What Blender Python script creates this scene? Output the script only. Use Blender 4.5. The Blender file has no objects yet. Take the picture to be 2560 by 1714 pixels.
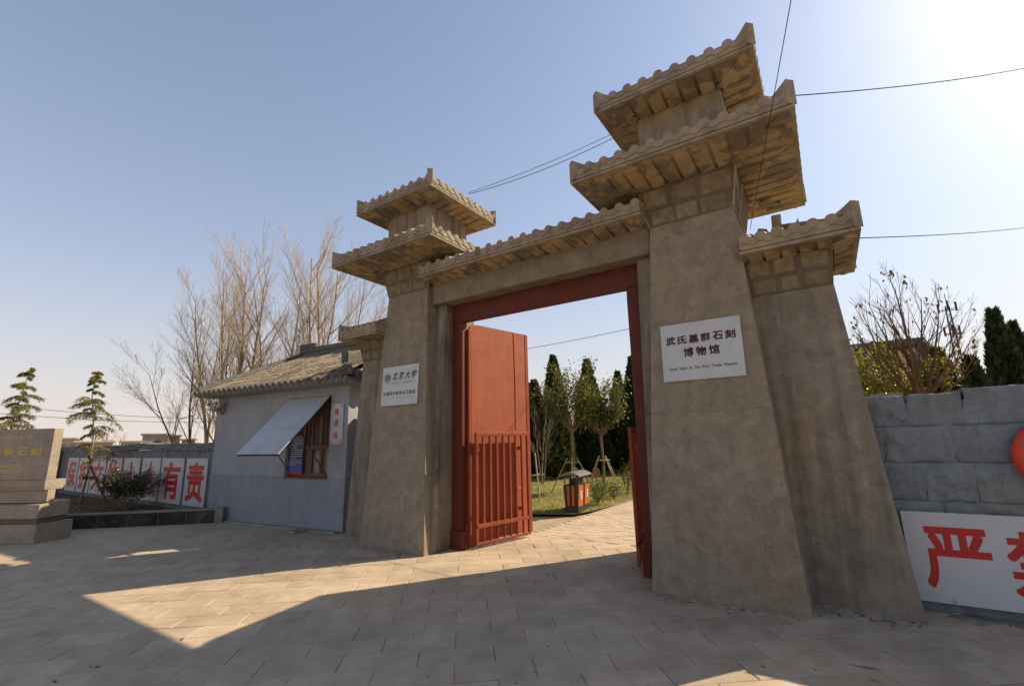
import bpy, math, random
from math import sin, cos, pi, radians, sqrt, atan2
from mathutils import Vector, Matrix, Euler

SC = bpy.context.scene
COL = SC.collection

# ------------------------------------------------------------------ camera, sky, sun, exposure
cam_d = bpy.data.cameras.new('camera')
cam = bpy.data.objects.new('camera', cam_d); COL.objects.link(cam)
SC.camera = cam
YAW, PIT, ROL, FPX = -.5856968, .2064587, -.0219934, 1164.665
_f = Vector((sin(YAW)*cos(PIT), cos(YAW)*cos(PIT), sin(PIT)))
_r = Vector((cos(YAW), -sin(YAW), 0)); _u = _r.cross(_f)
_r2 = _r*cos(ROL)+_u*sin(ROL); _u2 = -_r*sin(ROL)+_u*cos(ROL)
CAMP = Vector((0, 0, 1.6))
M = Matrix((_r2, _u2, -_f)).transposed().to_4x4(); M.translation = CAMP
cam.matrix_world = M
cam_d.sensor_width = 36; cam_d.lens = 36*FPX/2560
cam_d.clip_start = .05; cam_d.clip_end = 6000

SUN_AZ, SUN_EL = radians(57.3), radians(37.2)      # azimuth counted from +X towards +Y
S2 = Vector((cos(SUN_AZ)*cos(SUN_EL), sin(SUN_AZ)*cos(SUN_EL), sin(SUN_EL)))
w = bpy.data.worlds.new('World'); SC.world = w; w.use_nodes = True
nt = w.node_tree; nt.nodes.clear()
sky = nt.nodes.new('ShaderNodeTexSky'); sky.sky_type = 'NISHITA'; sky.sun_disc = False
sky.sun_elevation = SUN_EL; sky.sun_rotation = pi/2-SUN_AZ
sky.air_density = 1.25; sky.dust_density = 1.0; sky.ozone_density = 1.6; sky.altitude = 0
bg = nt.nodes.new('ShaderNodeBackground'); bg.inputs[1].default_value = .09
wo = nt.nodes.new('ShaderNodeOutputWorld')
# pale ground haze brightening the sky evenly all round the horizon
tcw = nt.nodes.new('ShaderNodeTexCoord'); sxyz = nt.nodes.new('ShaderNodeSeparateXYZ'); nt.links.new(tcw.outputs['Generated'], sxyz.inputs[0])
mx0 = nt.nodes.new('ShaderNodeMath'); mx0.operation = 'MAXIMUM'; mx0.inputs[1].default_value = 0; nt.links.new(sxyz.outputs[2], mx0.inputs[0])
mx1 = nt.nodes.new('ShaderNodeMath'); mx1.operation = 'MULTIPLY'; mx1.inputs[1].default_value = -2.6; nt.links.new(mx0.outputs[0], mx1.inputs[0])
mx2 = nt.nodes.new('ShaderNodeMath'); mx2.operation = 'EXPONENT'; nt.links.new(mx1.outputs[0], mx2.inputs[0])
mx3 = nt.nodes.new('ShaderNodeMapRange'); mx3.inputs[3].default_value = .05; mx3.inputs[4].default_value = 1.0; nt.links.new(mx2.outputs[0], mx3.inputs[0])
mxs = nt.nodes.new('ShaderNodeMix'); mxs.data_type = 'RGBA'; nt.links.new(mx3.outputs[0], mxs.inputs[0]); nt.links.new(sky.outputs[0], mxs.inputs[6])
rmp = nt.nodes.new('ShaderNodeValToRGB'); nt.links.new(mx0.outputs[0], rmp.inputs[0])
rmp.color_ramp.elements[0].color = (.94, .82, .75, 1); rmp.color_ramp.elements[1].position = .34; rmp.color_ramp.elements[1].color = (.66, .70, .90, 1)
vm = nt.nodes.new('ShaderNodeVectorMath'); vm.operation = 'SCALE'; vm.inputs[3].default_value = 6.3
nt.links.new(rmp.outputs[0], vm.inputs[0]); nt.links.new(vm.outputs[0], mxs.inputs[7])
nt.links.new(mxs.outputs[2], bg.inputs[0]); nt.links.new(bg.outputs[0], wo.inputs[0])
sl = bpy.data.lights.new('sun', 'SUN'); sl.energy = 5.0; sl.angle = radians(.5); sl.color = (1, .83, .60)
so = bpy.data.objects.new('sun', sl); COL.objects.link(so); so.location = (8, 10, 14)
so.rotation_euler = (-S2).to_track_quat('-Z', 'Y').to_euler()
SC.view_settings.view_transform = 'Standard'; SC.view_settings.look = 'None'
SC.view_settings.gamma = 1; SC.view_settings.exposure = 0.70
SC.cycles.max_bounces = 8

# ------------------------------------------------------------------ helpers
class MB:
    def __init__(s): s.v = []; s.f = []; s.m = []
    def add(s, vs, fs, mi=0):
        b = len(s.v); s.v += [tuple(p) for p in vs]
        s.f += [tuple(i+b for i in f) for f in fs]; s.m += [mi]*len(fs); return s
    def box(s, x0, x1, y0, y1, z0, z1, mi=0):
        return s.add([(x0,y0,z0),(x1,y0,z0),(x1,y1,z0),(x0,y1,z0),(x0,y0,z1),(x1,y0,z1),(x1,y1,z1),(x0,y1,z1)],
                     [(0,3,2,1),(4,5,6,7),(0,1,5,4),(1,2,6,5),(2,3,7,6),(3,0,4,7)], mi)
    def hexa(s, lo, hi, mi=0):      # 4 lower + 4 upper points, both counter-clockwise seen from above
        return s.add(list(lo)+list(hi), [(0,3,2,1),(4,5,6,7),(0,1,5,4),(1,2,6,5),(2,3,7,6),(3,0,4,7)], mi)
    def bbox(s, x0, x1, y0, y1, z0, z1, c, mi=0):   # box with chamfered vertical and top edges
        lo = [(x0+c,y0,z0),(x1-c,y0,z0),(x1,y0+c,z0),(x1,y1-c,z0),(x1-c,y1,z0),(x0+c,y1,z0),(x0,y1-c,z0),(x0,y0+c,z0)]
        hi = [(p[0],p[1],z1-c) for p in lo]
        cx, cy = (x0+x1)/2, (y0+y1)/2
        tp = [(min(max(p[0],x0+c),x1-c), min(max(p[1],y0+c),y1-c), z1) for p in lo]
        fs = [tuple(range(7,-1,-1))]
        for i in range(8):
            j = (i+1) % 8
            fs += [(i,j,8+j,8+i)]
        for i in range(8):
            j = (i+1) % 8
            fs += [(8+i,8+j,16+j,16+i)]
        fs += [tuple(range(16,24))]
        return s.add(lo+hi+tp, fs, mi)
    def prism(s, poly, axis, a, b, mi=0):   # poly in the two other axes, extruded along axis from a to b
        n = len(poly)
        def P(p, t):
            return {'x': (t,p[0],p[1]), 'y': (p[0],t,p[1]), 'z': (p[0],p[1],t)}[axis]
        vs = [P(p,a) for p in poly]+[P(p,b) for p in poly]
        fs = [tuple(range(n)), tuple(range(2*n-1,n-1,-1))]
        for i in range(n):
            j = (i+1) % n; fs.append((i, i+n, j+n, j))
        return s.add(vs, fs, mi)
    def tube(s, pts, rad, n=6, cap=True, mi=0):
        pts = [Vector(p) for p in pts]
        if not isinstance(rad, (list, tuple)): rad = [rad]*len(pts)
        vs = []; fs = []; up = None
        for i, p in enumerate(pts):
            d = (pts[min(i+1,len(pts)-1)]-pts[max(i-1,0)])
            if d.length < 1e-9: d = Vector((0,0,1))
            d.normalize()
            if up is None:
                up = d.cross(Vector((0,0,1)) if abs(d.z) < .9 else Vector((1,0,0))).normalized()
            up = (up-d*up.dot(d))
            if up.length < 1e-6: up = d.orthogonal()
            up.normalize(); q = d.cross(up)
            for k in range(n):
                a = 2*pi*k/n; vs.append(p+up*(cos(a)*rad[i])+q*(sin(a)*rad[i]))
        for i in range(len(pts)-1):
            for k in range(n):
                j = (k+1) % n; fs.append((i*n+k, i*n+j, i*n+n+j, i*n+n+k))
        if cap:
            fs.append(tuple(range(n-1,-1,-1))); fs.append(tuple(range((len(pts)-1)*n, len(pts)*n)))
        return s.add(vs, fs, mi)
    def disc(s, c, r, nrm, th, n=16, mi=0):   # short cylinder, c is its back centre, nrm its outward axis
        c = Vector(c); nrm = Vector(nrm).normalized()
        return s.tube([c, c+nrm*th], r, n, True, mi)
    def quad(s, a, b, c, d, mi=0): return s.add([a,b,c,d], [(0,1,2,3)], mi)
    def tri(s, a, b, c, mi=0): return s.add([a,b,c], [(0,1,2)], mi)
    def mesh(s, name, mats=None, smooth=False):
        me = bpy.data.meshes.new(name); me.from_pydata(s.v, [], s.f)
        if mats:
            for m in (mats if isinstance(mats, (list, tuple)) else [mats]): me.materials.append(m)
            if any(s.m): me.polygons.foreach_set('material_index', s.m)
        if smooth: me.polygons.foreach_set('use_smooth', [True]*len(me.polygons))
        me.update(); return me

def link(name, me, parent=None, loc=None, rot=None, scl=None):
    o = bpy.data.objects.new(name, me); COL.objects.link(o)
    if parent is not None: o.parent = parent
    if loc is not None: o.location = loc
    if rot is not None: o.rotation_euler = rot
    if scl is not None: o.scale = scl
    return o
def part(name, mb, mat, parent=None, smooth=False, **k):
    return link(name, mb.mesh(name, mat, smooth), parent, **k)
def tag(o, label, cat, group=None):
    o['label'] = label; o['category'] = cat
    if group: o['group'] = group
    return o
def thing(name, label, cat, loc=(0,0,0), rz=0, group=None):
    o = bpy.data.objects.new(name, None); COL.objects.link(o); o.location = loc; o.rotation_euler = (0,0,rz)
    o.empty_display_size = .2
    return tag(o, label, cat, group)
def struct(name, mb, mat, smooth=False):
    o = part(name, mb, mat, None, smooth); o['kind'] = 'structure'; return o
def stuff(o): o['kind'] = 'stuff'; return o
def copy_tree(o, parent=None):
    c = o.copy(); COL.objects.link(c); c.parent = parent
    for ch in o.children: copy_tree(ch, c)
    return c
def bevel(o, wd, seg=2):
    m = o.modifiers.new('bevel', 'BEVEL'); m.width = wd; m.segments = seg; m.limit_method = 'ANGLE'; m.angle_limit = radians(40)
    return o
def proj(P):
    v = Vector(P)-CAMP; z = v.dot(_f)
    return (1280+FPX*v.dot(_r2)/z, 857-FPX*v.dot(_u2)/z, z) if z > .01 else None

# ------------------------------------------------------------------ materials
def nodes(name, rough=.8, spec=.3, metal=0):
    m = bpy.data.materials.new(name); m.use_nodes = True
    n = m.node_tree; b = n.nodes['Principled BSDF']
    b.inputs['Roughness'].default_value = rough; b.inputs['Specular IOR Level'].default_value = spec
    b.inputs['Metallic'].default_value = metal
    return m, n, b
def N(n, t, **k):
    x = n.nodes.new(t)
    for a, v in k.items(): setattr(x, a, v)
    return x
def coord(n, space='Object', scale=(1,1,1)):
    tc = N(n, 'ShaderNodeTexCoord'); mp = N(n, 'ShaderNodeMapping'); mp.inputs['Scale'].default_value = scale
    if space == 'World':
        g = N(n, 'ShaderNodeNewGeometry'); n.links.new(g.outputs['Position'], mp.inputs[0])
    else:
        n.links.new(tc.outputs[space], mp.inputs[0])
    return mp.outputs[0]
def noise(n, co, scale, detail=6, rough=.6, dist=0.):
    x = N(n, 'ShaderNodeTexNoise'); x.inputs['Scale'].default_value = scale; x.inputs['Detail'].default_value = detail
    x.inputs['Roughness'].default_value = rough; x.inputs['Distortion'].default_value = dist
    n.links.new(co, x.inputs['Vector']); return x.outputs[0]
def ramp(n, fac, stops):
    r = N(n, 'ShaderNodeValToRGB'); e = r.color_ramp.elements
    while len(e) > 1: e.remove(e[-1])
    e[0].position = stops[0][0]; e[0].color = (*stops[0][1], 1)
    for p, c in stops[1:]:
        k = e.new(p); k.color = (*c, 1)
    n.links.new(fac, r.inputs[0]); return r.outputs[0]
def mix(n, a, b, fac, mode='MIX'):
    x = N(n, 'ShaderNodeMix', data_type='RGBA', blend_type=mode)
    for s, i in ((fac, 0), (a, 6), (b, 7)):
        if isinstance(s, (int, float)): x.inputs[i].default_value = s
        elif isinstance(s, tuple): x.inputs[i].default_value = (*s, 1)
        else: n.links.new(s, x.inputs[i])
    return x.outputs[2]
def g3(v): return (v, v, v)
def bump(n, b, h, strength=.3, dist=.02):
    x = N(n, 'ShaderNodeBump'); x.inputs['Strength'].default_value = strength; x.inputs['Distance'].default_value = dist
    n.links.new(h, x.inputs['Height']); n.links.new(x.outputs[0], b.inputs['Normal'])
def objrand(n, col, amt):
    oi = N(n, 'ShaderNodeObjectInfo'); r = ramp(n, oi.outputs['Random'], [(0, g3(1-amt)), (1, g3(1+amt*.6))])
    return mix(n, col, r, 1., 'MULTIPLY')
def simple(name, c, rough=.7, spec=.3, metal=0, var=.12, vs=8, bs=0, bsc=60, rand=0, space='Object'):
    m, n, b = nodes(name, rough, spec, metal); co = coord(n, space)
    col = ramp(n, noise(n, co, vs), [(.3, tuple(x*(1-var) for x in c)), (.7, tuple(min(1,x*(1+var)) for x in c))])
    if rand: col = objrand(n, col, rand)
    n.links.new(col, b.inputs['Base Color'])
    if bs: bump(n, b, noise(n, co, bsc, 4), bs, .01)
    return m

def stone(name, dark, mid, light, blot=2.2, streak=.35, bs=.35, fleck=.5, rand=0.0, rough=.85, vein=0.0):
    m, n, b = nodes(name, rough, .25); co = coord(n, 'World')
    base = ramp(n, noise(n, co, blot, 8, .65, .6), [(.28, dark), (.5, mid), (.74, light)])
    # fossil-like curls and pits
    fine = mix(n, noise(n, co, 8, 7, .72, 2.2), noise(n, co, 24, 5, .7, 1.2), .5)
    base = mix(n, base, ramp(n, fine, [(.36, g3(.62)), (.44, g3(1)), (.6, g3(1)), (.68, g3(1.22))]), fleck, 'MULTIPLY')
    yel = ramp(n, noise(n, co, 1.3, 4), [(.55, (1,1,1)), (.72, (1.08, .96, .76))])
    base = mix(n, base, yel, .8, 'MULTIPLY')
    if streak:
        cs = coord(n, 'World', (9, 9, .55))
        st = ramp(n, noise(n, cs, 1.0, 5, .6), [(.35, g3(.62)), (.52, g3(1)), (.66, g3(1.16))])
        base = mix(n, base, st, streak, 'MULTIPLY')
    spk = noise(n, co, 34, 3, .5, .8)
    base = mix(n, base, ramp(n, spk, [(.24, g3(.5)), (.31, g3(1)), (.7, g3(1)), (.78, g3(1.5))]), fleck*.8, 'MULTIPLY')
    grain = noise(n, co, 120, 3)
    base = mix(n, base, ramp(n, grain, [(.25, g3(.8)), (.75, g3(1.15))]), .5, 'MULTIPLY')
    if vein:      # thin wandering dark and pale veins
        vo = N(n, 'ShaderNodeTexVoronoi', feature='DISTANCE_TO_EDGE'); vo.inputs['Scale'].default_value = 4.2
        nz = N(n, 'ShaderNodeTexNoise'); nz.inputs['Scale'].default_value = 5.; nz.inputs['Detail'].default_value = 6; n.links.new(co, nz.inputs['Vector'])
        av = N(n, 'ShaderNodeVectorMath', operation='MULTIPLY_ADD'); n.links.new(nz.outputs['Color'], av.inputs[0]); av.inputs[1].default_value = (.5,.5,.5); n.links.new(co, av.inputs[2]); n.links.new(av.outputs[0], vo.inputs['Vector'])
        base = mix(n, base, mix(n, ramp(n, vo.outputs['Distance'], [(0, g3(.45)), (.012, g3(.75)), (.03, g3(1))]), (1,1,1), ramp(n, noise(n, co, 2.7, 4), [(.42, g3(0)), (.56, g3(1))])), vein, 'MULTIPLY')
    if rand: base = objrand(n, base, rand)
    n.links.new(base, b.inputs['Base Color'])
    h = mix(n, fine, grain, .35)
    bump(n, b, h, bs, .012)
    return m

M_STONE = stone('gate_limestone', (.20,.162,.117), (.262,.215,.156), (.325,.272,.203), blot=6.5, streak=.2, fleck=1.0, bs=.5, vein=.6)
M_SIDE = stone('side_limestone', (.165,.138,.104), (.225,.19,.145), (.30,.258,.2), blot=5, streak=.75, fleck=.9, bs=.45, vein=.4)
M_STONE2 = stone('roof_limestone', (.2,.158,.108), (.3,.245,.175), (.38,.32,.235), blot=3.5, streak=.5, bs=.3)
M_BLOCK = stone('rough_block', (.135,.105,.064), (.215,.172,.11), (.30,.247,.165), blot=7, streak=.1, bs=1.0, rand=.15)
M_MORTAR = stone('dark_mortar', (.104,.086,.060), (.136,.112,.080), (.176,.148,.112), blot=5, streak=.2)
M_JAMB = stone('jamb_render', (.125,.104,.078), (.205,.172,.13), (.29,.247,.192), blot=1.8, streak=.95, bs=.2, fleck=.4)
M_BEAM = stone('beam_concrete', (.155,.127,.092), (.22,.182,.133), (.285,.24,.178), blot=3.6, streak=.3, bs=.6)
M_BOX = stone('water_stained_box', (.19,.155,.11), (.27,.222,.16), (.33,.275,.2), blot=4, streak=1.0, bs=.4)
def soffit_mat():
    m, n, b = nodes('stained_soffit', .9, .2); co = coord(n, 'World')
    a = ramp(n, noise(n, co, 5, 6), [(.3, (.30,.22,.125)), (.7, (.44,.335,.2))])
    d = ramp(n, noise(n, co, 6, 4), [(.3, (.17,.14,.105)), (.7, (.25,.2,.145))])
    msk = ramp(n, noise(n, co, 3.1, 7, .55, .9), [(.47, g3(0)), (.53, g3(1))])
    col = mix(n, d, a, msk); n.links.new(objrand(n, col, .12), b.inputs['Base Color'])
    bump(n, b, noise(n, co, 30, 5), .5, .01); return m
M_SOFFIT = soffit_mat()

def slab_mat(name, var=.11):
    m, n, b = nodes(name, .8, .3); co = coord(n, 'World')
    c = ramp(n, noise(n, co, 3.5, 7, .65, .4), [(.25, (.345,.265,.178)), (.5, (.425,.332,.23)), (.75, (.49,.395,.283))])
    c = objrand(n, c, var)
    dirt = ramp(n, noise(n, co, .9, 6, .7), [(.3, g3(.7)), (.55, g3(1)), (.8, g3(1.08))])
    c = mix(n, c, dirt, .8, 'MULTIPLY')
    sp = ramp(n, noise(n, co, 26, 3, .5), [(.27, g3(.5)), (.33, g3(1))])
    c = mix(n, c, sp, .6, 'MULTIPLY')
    gr = ramp(n, noise(n, co, 160, 3), [(.2, g3(.75)), (.8, g3(1.2))]); c = mix(n, c, gr, .6, 'MULTIPLY')
    if not var == .25:
        for (sx_, sy_, rx_, ry_, k_) in ((-.02,4.39,.30,.085,.45),(.03,4.19,.13,.05,.5),(-1.95,3.135,.03,.045,.5),(-4.2,2.9,.05,.03,.7),(-.737,4.183,.03,.02,.55),(-8.2,4.3,.4,.2,.85),(-2.9,3.9,.25,.2,.88),(-5.6,3.1,.5,.2,.9)):
            g = N(n, 'ShaderNodeNewGeometry'); mp = N(n, 'ShaderNodeMapping'); mp.vector_type = 'POINT'
            mp.inputs['Location'].default_value = (-sx_/rx_, -sy_/ry_, 0); mp.inputs['Scale'].default_value = (1/rx_, 1/ry_, 0)
            n.links.new(g.outputs['Position'], mp.inputs[0]); ln = N(n, 'ShaderNodeVectorMath', operation='LENGTH'); n.links.new(mp.outputs[0], ln.inputs[0])
            ad = N(n, 'ShaderNodeMath', operation='MULTIPLY_ADD'); n.links.new(noise(n, co, 9, 4, .6), ad.inputs[0]); ad.inputs[1].default_value = 1.3; n.links.new(ln.outputs[1], ad.inputs[2])
            c = mix(n, c, ramp(n, ad.outputs[0], [(0, g3(k_)), (.001, g3(k_)), (1.0, g3(1))]) if False else ramp(n, ad.outputs[0], [(.0, g3(k_)), (.75, g3(k_)), (1.0, g3(1))]), 1., 'MULTIPLY')
    n.links.new(c, b.inputs['Base Color'])
    bump(n, b, mix(n, noise(n, co, 45, 5), noise(n, co, 160, 2), .4), .35, .006); return m
M_SLAB = slab_mat('paving_stone'); 
M_PAVER = slab_mat('small_pavers', .25)
M_JOINT = stone('joint_mortar', (.2,.16,.115), (.32,.265,.195), (.42,.355,.27), blot=6, streak=0)
M_EARTH = simple('dry_earth', (.30,.24,.165), .95, .1, var=.3, vs=.6, space='World')
M_SOIL = simple('brown_soil', (.11,.065,.035), .95, .1, var=.45, vs=5, bs=.8, bsc=30, space='World')
M_LAWN = simple('lawn_soil', (.19,.165,.06), .95, .1, var=.45, vs=2.2, bs=.8, bsc=30, space='World')

def paint(name, c, rough=.5, drip=.25):
    m, n, b = nodes(name, rough, .2); co = coord(n, 'World'); cs = coord(n, 'World', (14,14,1.2))
    c2 = ramp(n, noise(n, co, 3.5, 6), [(.3, tuple(x*.86 for x in c)), (.7, tuple(x*1.12 for x in c))])
    c2 = mix(n, c2, ramp(n, noise(n, cs, 1, 4), [(.3, g3(.75)), (.6, g3(1.05))]), drip, 'MULTIPLY')
    dust = ramp(n, noise(n, co, 38, 5, .7), [(.66, g3(0)), (.78, g3(.35))])
    c2 = mix(n, c2, (.5,.33,.24), dust)
    n.links.new(c2, b.inputs['Base Color'])
    bump(n, b, noise(n, coord(n, 'World', (5,5,1)), 6, 5), .22, .01); return m
M_RED = paint('red_paint_shaded', (.118,.027,.017), .55)  # gate red for the frame, darkened to match its shaded face
M_REDSHEET = paint('red_sheet_paint', (.35,.094,.042), .62, .5)
M_REDLIT = paint('red_paint_sunlit', (.27,.060,.026), .55)  # same gate red, lighter: sunlight on the grille put into the colour
M_STEEL = simple('bare_steel', (.4,.38,.35), .4, .5, 1)
M_DARK = simple('dark_metal', (.03,.03,.03), .5, .4)

def booth_mat(name, c, brick):
    m, n, b = nodes(name, .75, .25); co = coord(n, 'World')
    c2 = ramp(n, noise(n, co, 2.0, 7), [(.3, tuple(x*.88 for x in c)), (.7, tuple(x*1.1 for x in c))])
    c2 = mix(n, c2, ramp(n, noise(n, coord(n,'World',(5,5,.7)), 1.4, 5), [(.3, g3(.82)), (.6, g3(1.03))]), .6, 'MULTIPLY')
    if brick:
        mp = coord(n, 'Object'); bt = N(n, 'ShaderNodeTexBrick')
        sx = N(n, 'ShaderNodeSeparateXYZ'); cx = N(n, 'ShaderNodeCombineXYZ')
        n.links.new(mp, sx.inputs[0]); n.links.new(sx.outputs[0], cx.inputs[0]); n.links.new(sx.outputs[2], cx.inputs[1])
        n.links.new(cx.outputs[0], bt.inputs['Vector'])
        bt.inputs['Scale'].default_value = 1; bt.inputs['Brick Width'].default_value = .24; bt.inputs['Row Height'].default_value = .062
        bt.inputs['Mortar Size'].default_value = .005; bt.inputs['Color1'].default_value = (1,1,1,1); bt.inputs['Color2'].default_value = (.94,.94,.94,1)
        bt.inputs['Mortar'].default_value = (.66,.66,.66,1)
        c2 = mix(n, c2, bt.outputs[0], .3, 'MULTIPLY')
        worn = ramp(n, noise(n, co, 14, 5, .7), [(.30, g3(.7)), (.38, g3(1))]); c2 = mix(n, c2, worn, .5, 'MULTIPLY')
        bump(n, b, bt.outputs[0], .25, .005)
    else:
        bump(n, b, noise(n, co, 60, 4), .15, .006)
    n.links.new(c2, b.inputs['Base Color']); return m
M_BOOTH = booth_mat('booth_wall_paint', (.30,.312,.325), False)
M_BOOTHB = booth_mat('booth_brick_paint', (.255,.272,.30), True)
M_BLUEW = stone('painted_wall_stone', (.155,.178,.195), (.205,.23,.25), (.25,.272,.288), blot=3.2, streak=.3, bs=.9, fleck=.8, rand=.08, rough=.75, vein=.8)
M_GREYW = stone('painted_plaster', (.122,.130,.133), (.180,.187,.194), (.238,.245,.245), blot=1.5, streak=.6, bs=.3)
M_BRICKG = simple('painted_brick', (.203,.206,.206), .85, .2, var=.25, vs=7, bs=.5, rand=.2)
M_TILE = simple('grey_roof_tile', (.2,.162,.115), .9, .15, var=.4, vs=9, bs=.5, bsc=40, rand=.45)
M_TILED = simple('dark_ridge_tile', (.13,.12,.105), .85, .2, var=.3, vs=7, bs=.4, rand=.15)
M_WHITE = simple('white_sign_face', (.490,.490,.496), .45, .4, var=.05, vs=3)
M_PLAQUE = simple('brushed_plaque_face', (.475,.475,.468), .38, .5, .15, var=.07, vs=4)
M_REDINK = simple('red_lettering', (.468,.019,.015), .5, .4, var=.1)
M_BROWNINK = simple('dark_brown_lettering', (.06,.018,.012), .5, .3)
M_GREYINK = simple('grey_lettering', (.25,.22,.21), .5, .3)
M_GOLD = simple('faded_gold_lettering', (.50,.34,.075), .5, .4, .2)
M_FLAP = simple('weathered_white_flap', (.390,.409,.427), .5, .4, var=.12, vs=2.5)
M_WOODRED = simple('red_brown_window_wood', (.16,.045,.022), .5, .4, var=.25, vs=5)
M_CURTAIN = simple('cream_curtain', (.5,.42,.26), .9, .1, var=.1)
M_NAVY = simple('navy_board', (.018,.03,.10), .4, .4, var=.1)
M_BLUE = simple('blue_board', (.02,.07,.30), .4, .4, var=.1)
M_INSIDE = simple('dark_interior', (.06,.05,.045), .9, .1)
def glass_mat():
    m, n, b = nodes('window_glass', .06, .5); b.inputs['Base Color'].default_value = (.9,.92,.92,1)
    b.inputs['Transmission Weight'].default_value = .9; b.inputs['IOR'].default_value = 1.1; return m
M_GLASS = glass_mat()
def granite_mat():
    m, n, b = nodes('speckled_granite', .6, .4); co = coord(n, 'World')
    v = N(n, 'ShaderNodeTexVoronoi'); v.inputs['Scale'].default_value = 120; n.links.new(co, v.inputs['Vector'])
    c = ramp(n, v.outputs['Color'], [(.1, (.15,.12,.09)), (.4, (.28,.225,.17)), (.9, (.39,.32,.25))])
    c = mix(n, c, ramp(n, noise(n, co, 2.5, 5), [(.3, g3(.8)), (.7, g3(1.1))]), 1., 'MULTIPLY')
    n.links.new(c, b.inputs['Base Color']); return m
M_GRANITE = granite_mat()
M_KERB = stone('dark_kerb_stone', (.018,.017,.015), (.045,.042,.038), (.11,.10,.09), blot=3, streak=.2, bs=1.0, fleck=.8, rand=.2)
M_CAP = stone('kerb_cap', (.150,.135,.112), (.225,.203,.169), (.285,.259,.217), blot=4, streak=0)
def leaf(name, c, tr=.45, var=.35, vs=2.5, rough=.5):
    m, n, b = nodes(name, rough, .4); co = coord(n, 'World')
    col = ramp(n, noise(n, co, vs, 3), [(.3, tuple(x*(1-var) for x in c)), (.7, tuple(x*(1+var) for x in c))])
    f = ramp(n, noise(n, co, 23, 2), [(.3, g3(.7)), (.7, g3(1.3))]); col = mix(n, col, f, .7, 'MULTIPLY')
    n.links.new(col, b.inputs['Base Color'])
    t = N(n, 'ShaderNodeBsdfTranslucent'); n.links.new(mix(n, col, (1.5,1.5,.7), 1., 'MULTIPLY'), t.inputs[0])
    mx = N(n, 'ShaderNodeMixShader'); mx.inputs[0].default_value = tr
    n.links.new(b.outputs[0], mx.inputs[1]); n.links.new(t.outputs[0], mx.inputs[2])
    n.links.new(mx.outputs[0], n.nodes['Material Output'].inputs[0]); return m
M_CYP = leaf('cypress_foliage', (.038,.052,.02), .25, vs=1.6)
M_YOUNG = leaf('glossy_leaf', (.07,.077,.017), .5, rough=.5)
M_CEDAR = leaf('cedar_needles', (.19,.18,.055), .4)
M_BUSH = leaf('dark_bush_leaf', (.045,.055,.03), .2, rough=.35)
M_SHRUB = leaf('yellow_green_leaf', (.13,.13,.025), .5, rough=.4)
M_DRYLEAF = leaf('withered_leaf', (.10,.07,.02), .4)
M_GRASS = leaf('winter_grass', (.23,.22,.065), .3, vs=1.0)
M_LITTER = leaf('leaf_litter', (.16,.075,.03), .1)
M_BARK = simple('grey_bark', (.25,.185,.115), .9, .1, var=.3, vs=12, bs=.5)
M_BARKT = simple('pale_twig_bark', (.42,.325,.21), .85, .1, var=.25, vs=3)
M_BARKB = simple('brown_bark', (.15,.085,.045), .9, .1, var=.3, vs=10, bs=.5)
M_TRUNK = simple('grey_trunk_bark', (.22,.17,.11), .9, .1, var=.3, vs=12)
M_POLE = simple('pale_stake_wood', (.36,.29,.19), .85, .1, var=.2)
M_CONC = simple('grey_concrete', (.272,.256,.232), .9, .1, var=.2, vs=2, bs=.3)
M_OCHRE = simple('ochre_wall', (.42,.33,.2), .9, .1, var=.2, vs=1)
M_BRICKR = simple('red_brick_wall', (.25,.12,.07), .9, .1, var=.2, vs=2)
M_WIRE = simple('black_cable', (.02,.02,.02), .6, .3)
M_WIREG = simple('grey_cable', (.05,.05,.052), .95, .0)
M_BINW = simple('orange_bin_slat', (.40,.115,.012), .45, .4, var=.18, vs=9)
M_BLACK = simple('black_bin_metal', (.025,.023,.022), .4, .5)
M_LANT = simple('red_lacquer_disc', (.62,.055,.025), .45, .4, var=.08)
M_CAMW = simple('white_plastic', (.66,.66,.64), .4, .4)

# ------------------------------------------------------------------ lettering
def text_mesh(body, w, h, mat, bold=0., depth=.0, shear=0.):
    cu = bpy.data.curves.new('lettering', 'FONT'); cu.body = body; cu.size = 1; cu.resolution_u = 3
    cu.shear = shear
    o = bpy.data.objects.new('lettering', cu); COL.objects.link(o)
    dg = bpy.context.evaluated_depsgraph_get(); me0 = bpy.data.meshes.new_from_object(o.evaluated_get(dg))
    bpy.data.objects.remove(o); bpy.data.curves.remove(cu)
    vs = [(v.co.x, v.co.y) for v in me0.vertices]; fs = [tuple(p.vertices) for p in me0.polygons]; bpy.data.meshes.remove(me0)
    mb = MB(); k = 0
    offs = [(0,0)]+([(bold*a, bold*b) for a in ((-1,-.5,0,.5,1) if bold > .0195 else (-1,0,1)) for b in ((-1,-.5,0,.5,1) if bold > .0195 else (-1,0,1)) if a or b] if bold else [])   # thicker strokes: the glyph laid over itself
    for dx, dy in offs:
        mb.add([(x+dx, -depth-k*.00006, y+dy) for x, y in vs], fs); k += 1
    xs = [v[0] for v in mb.v]; zs = [v[2] for v in mb.v]
    x0, x1, z0, z1 = min(xs), max(xs), min(zs), max(zs); sx = w/(x1-x0); sz = h/(z1-z0)
    mb.v = [((x-(x0+x1)/2)*sx, y, (z-(z0+z1)/2)*sz) for x, y, z in mb.v]
    return mb.mesh('lettering', mat)

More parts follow.
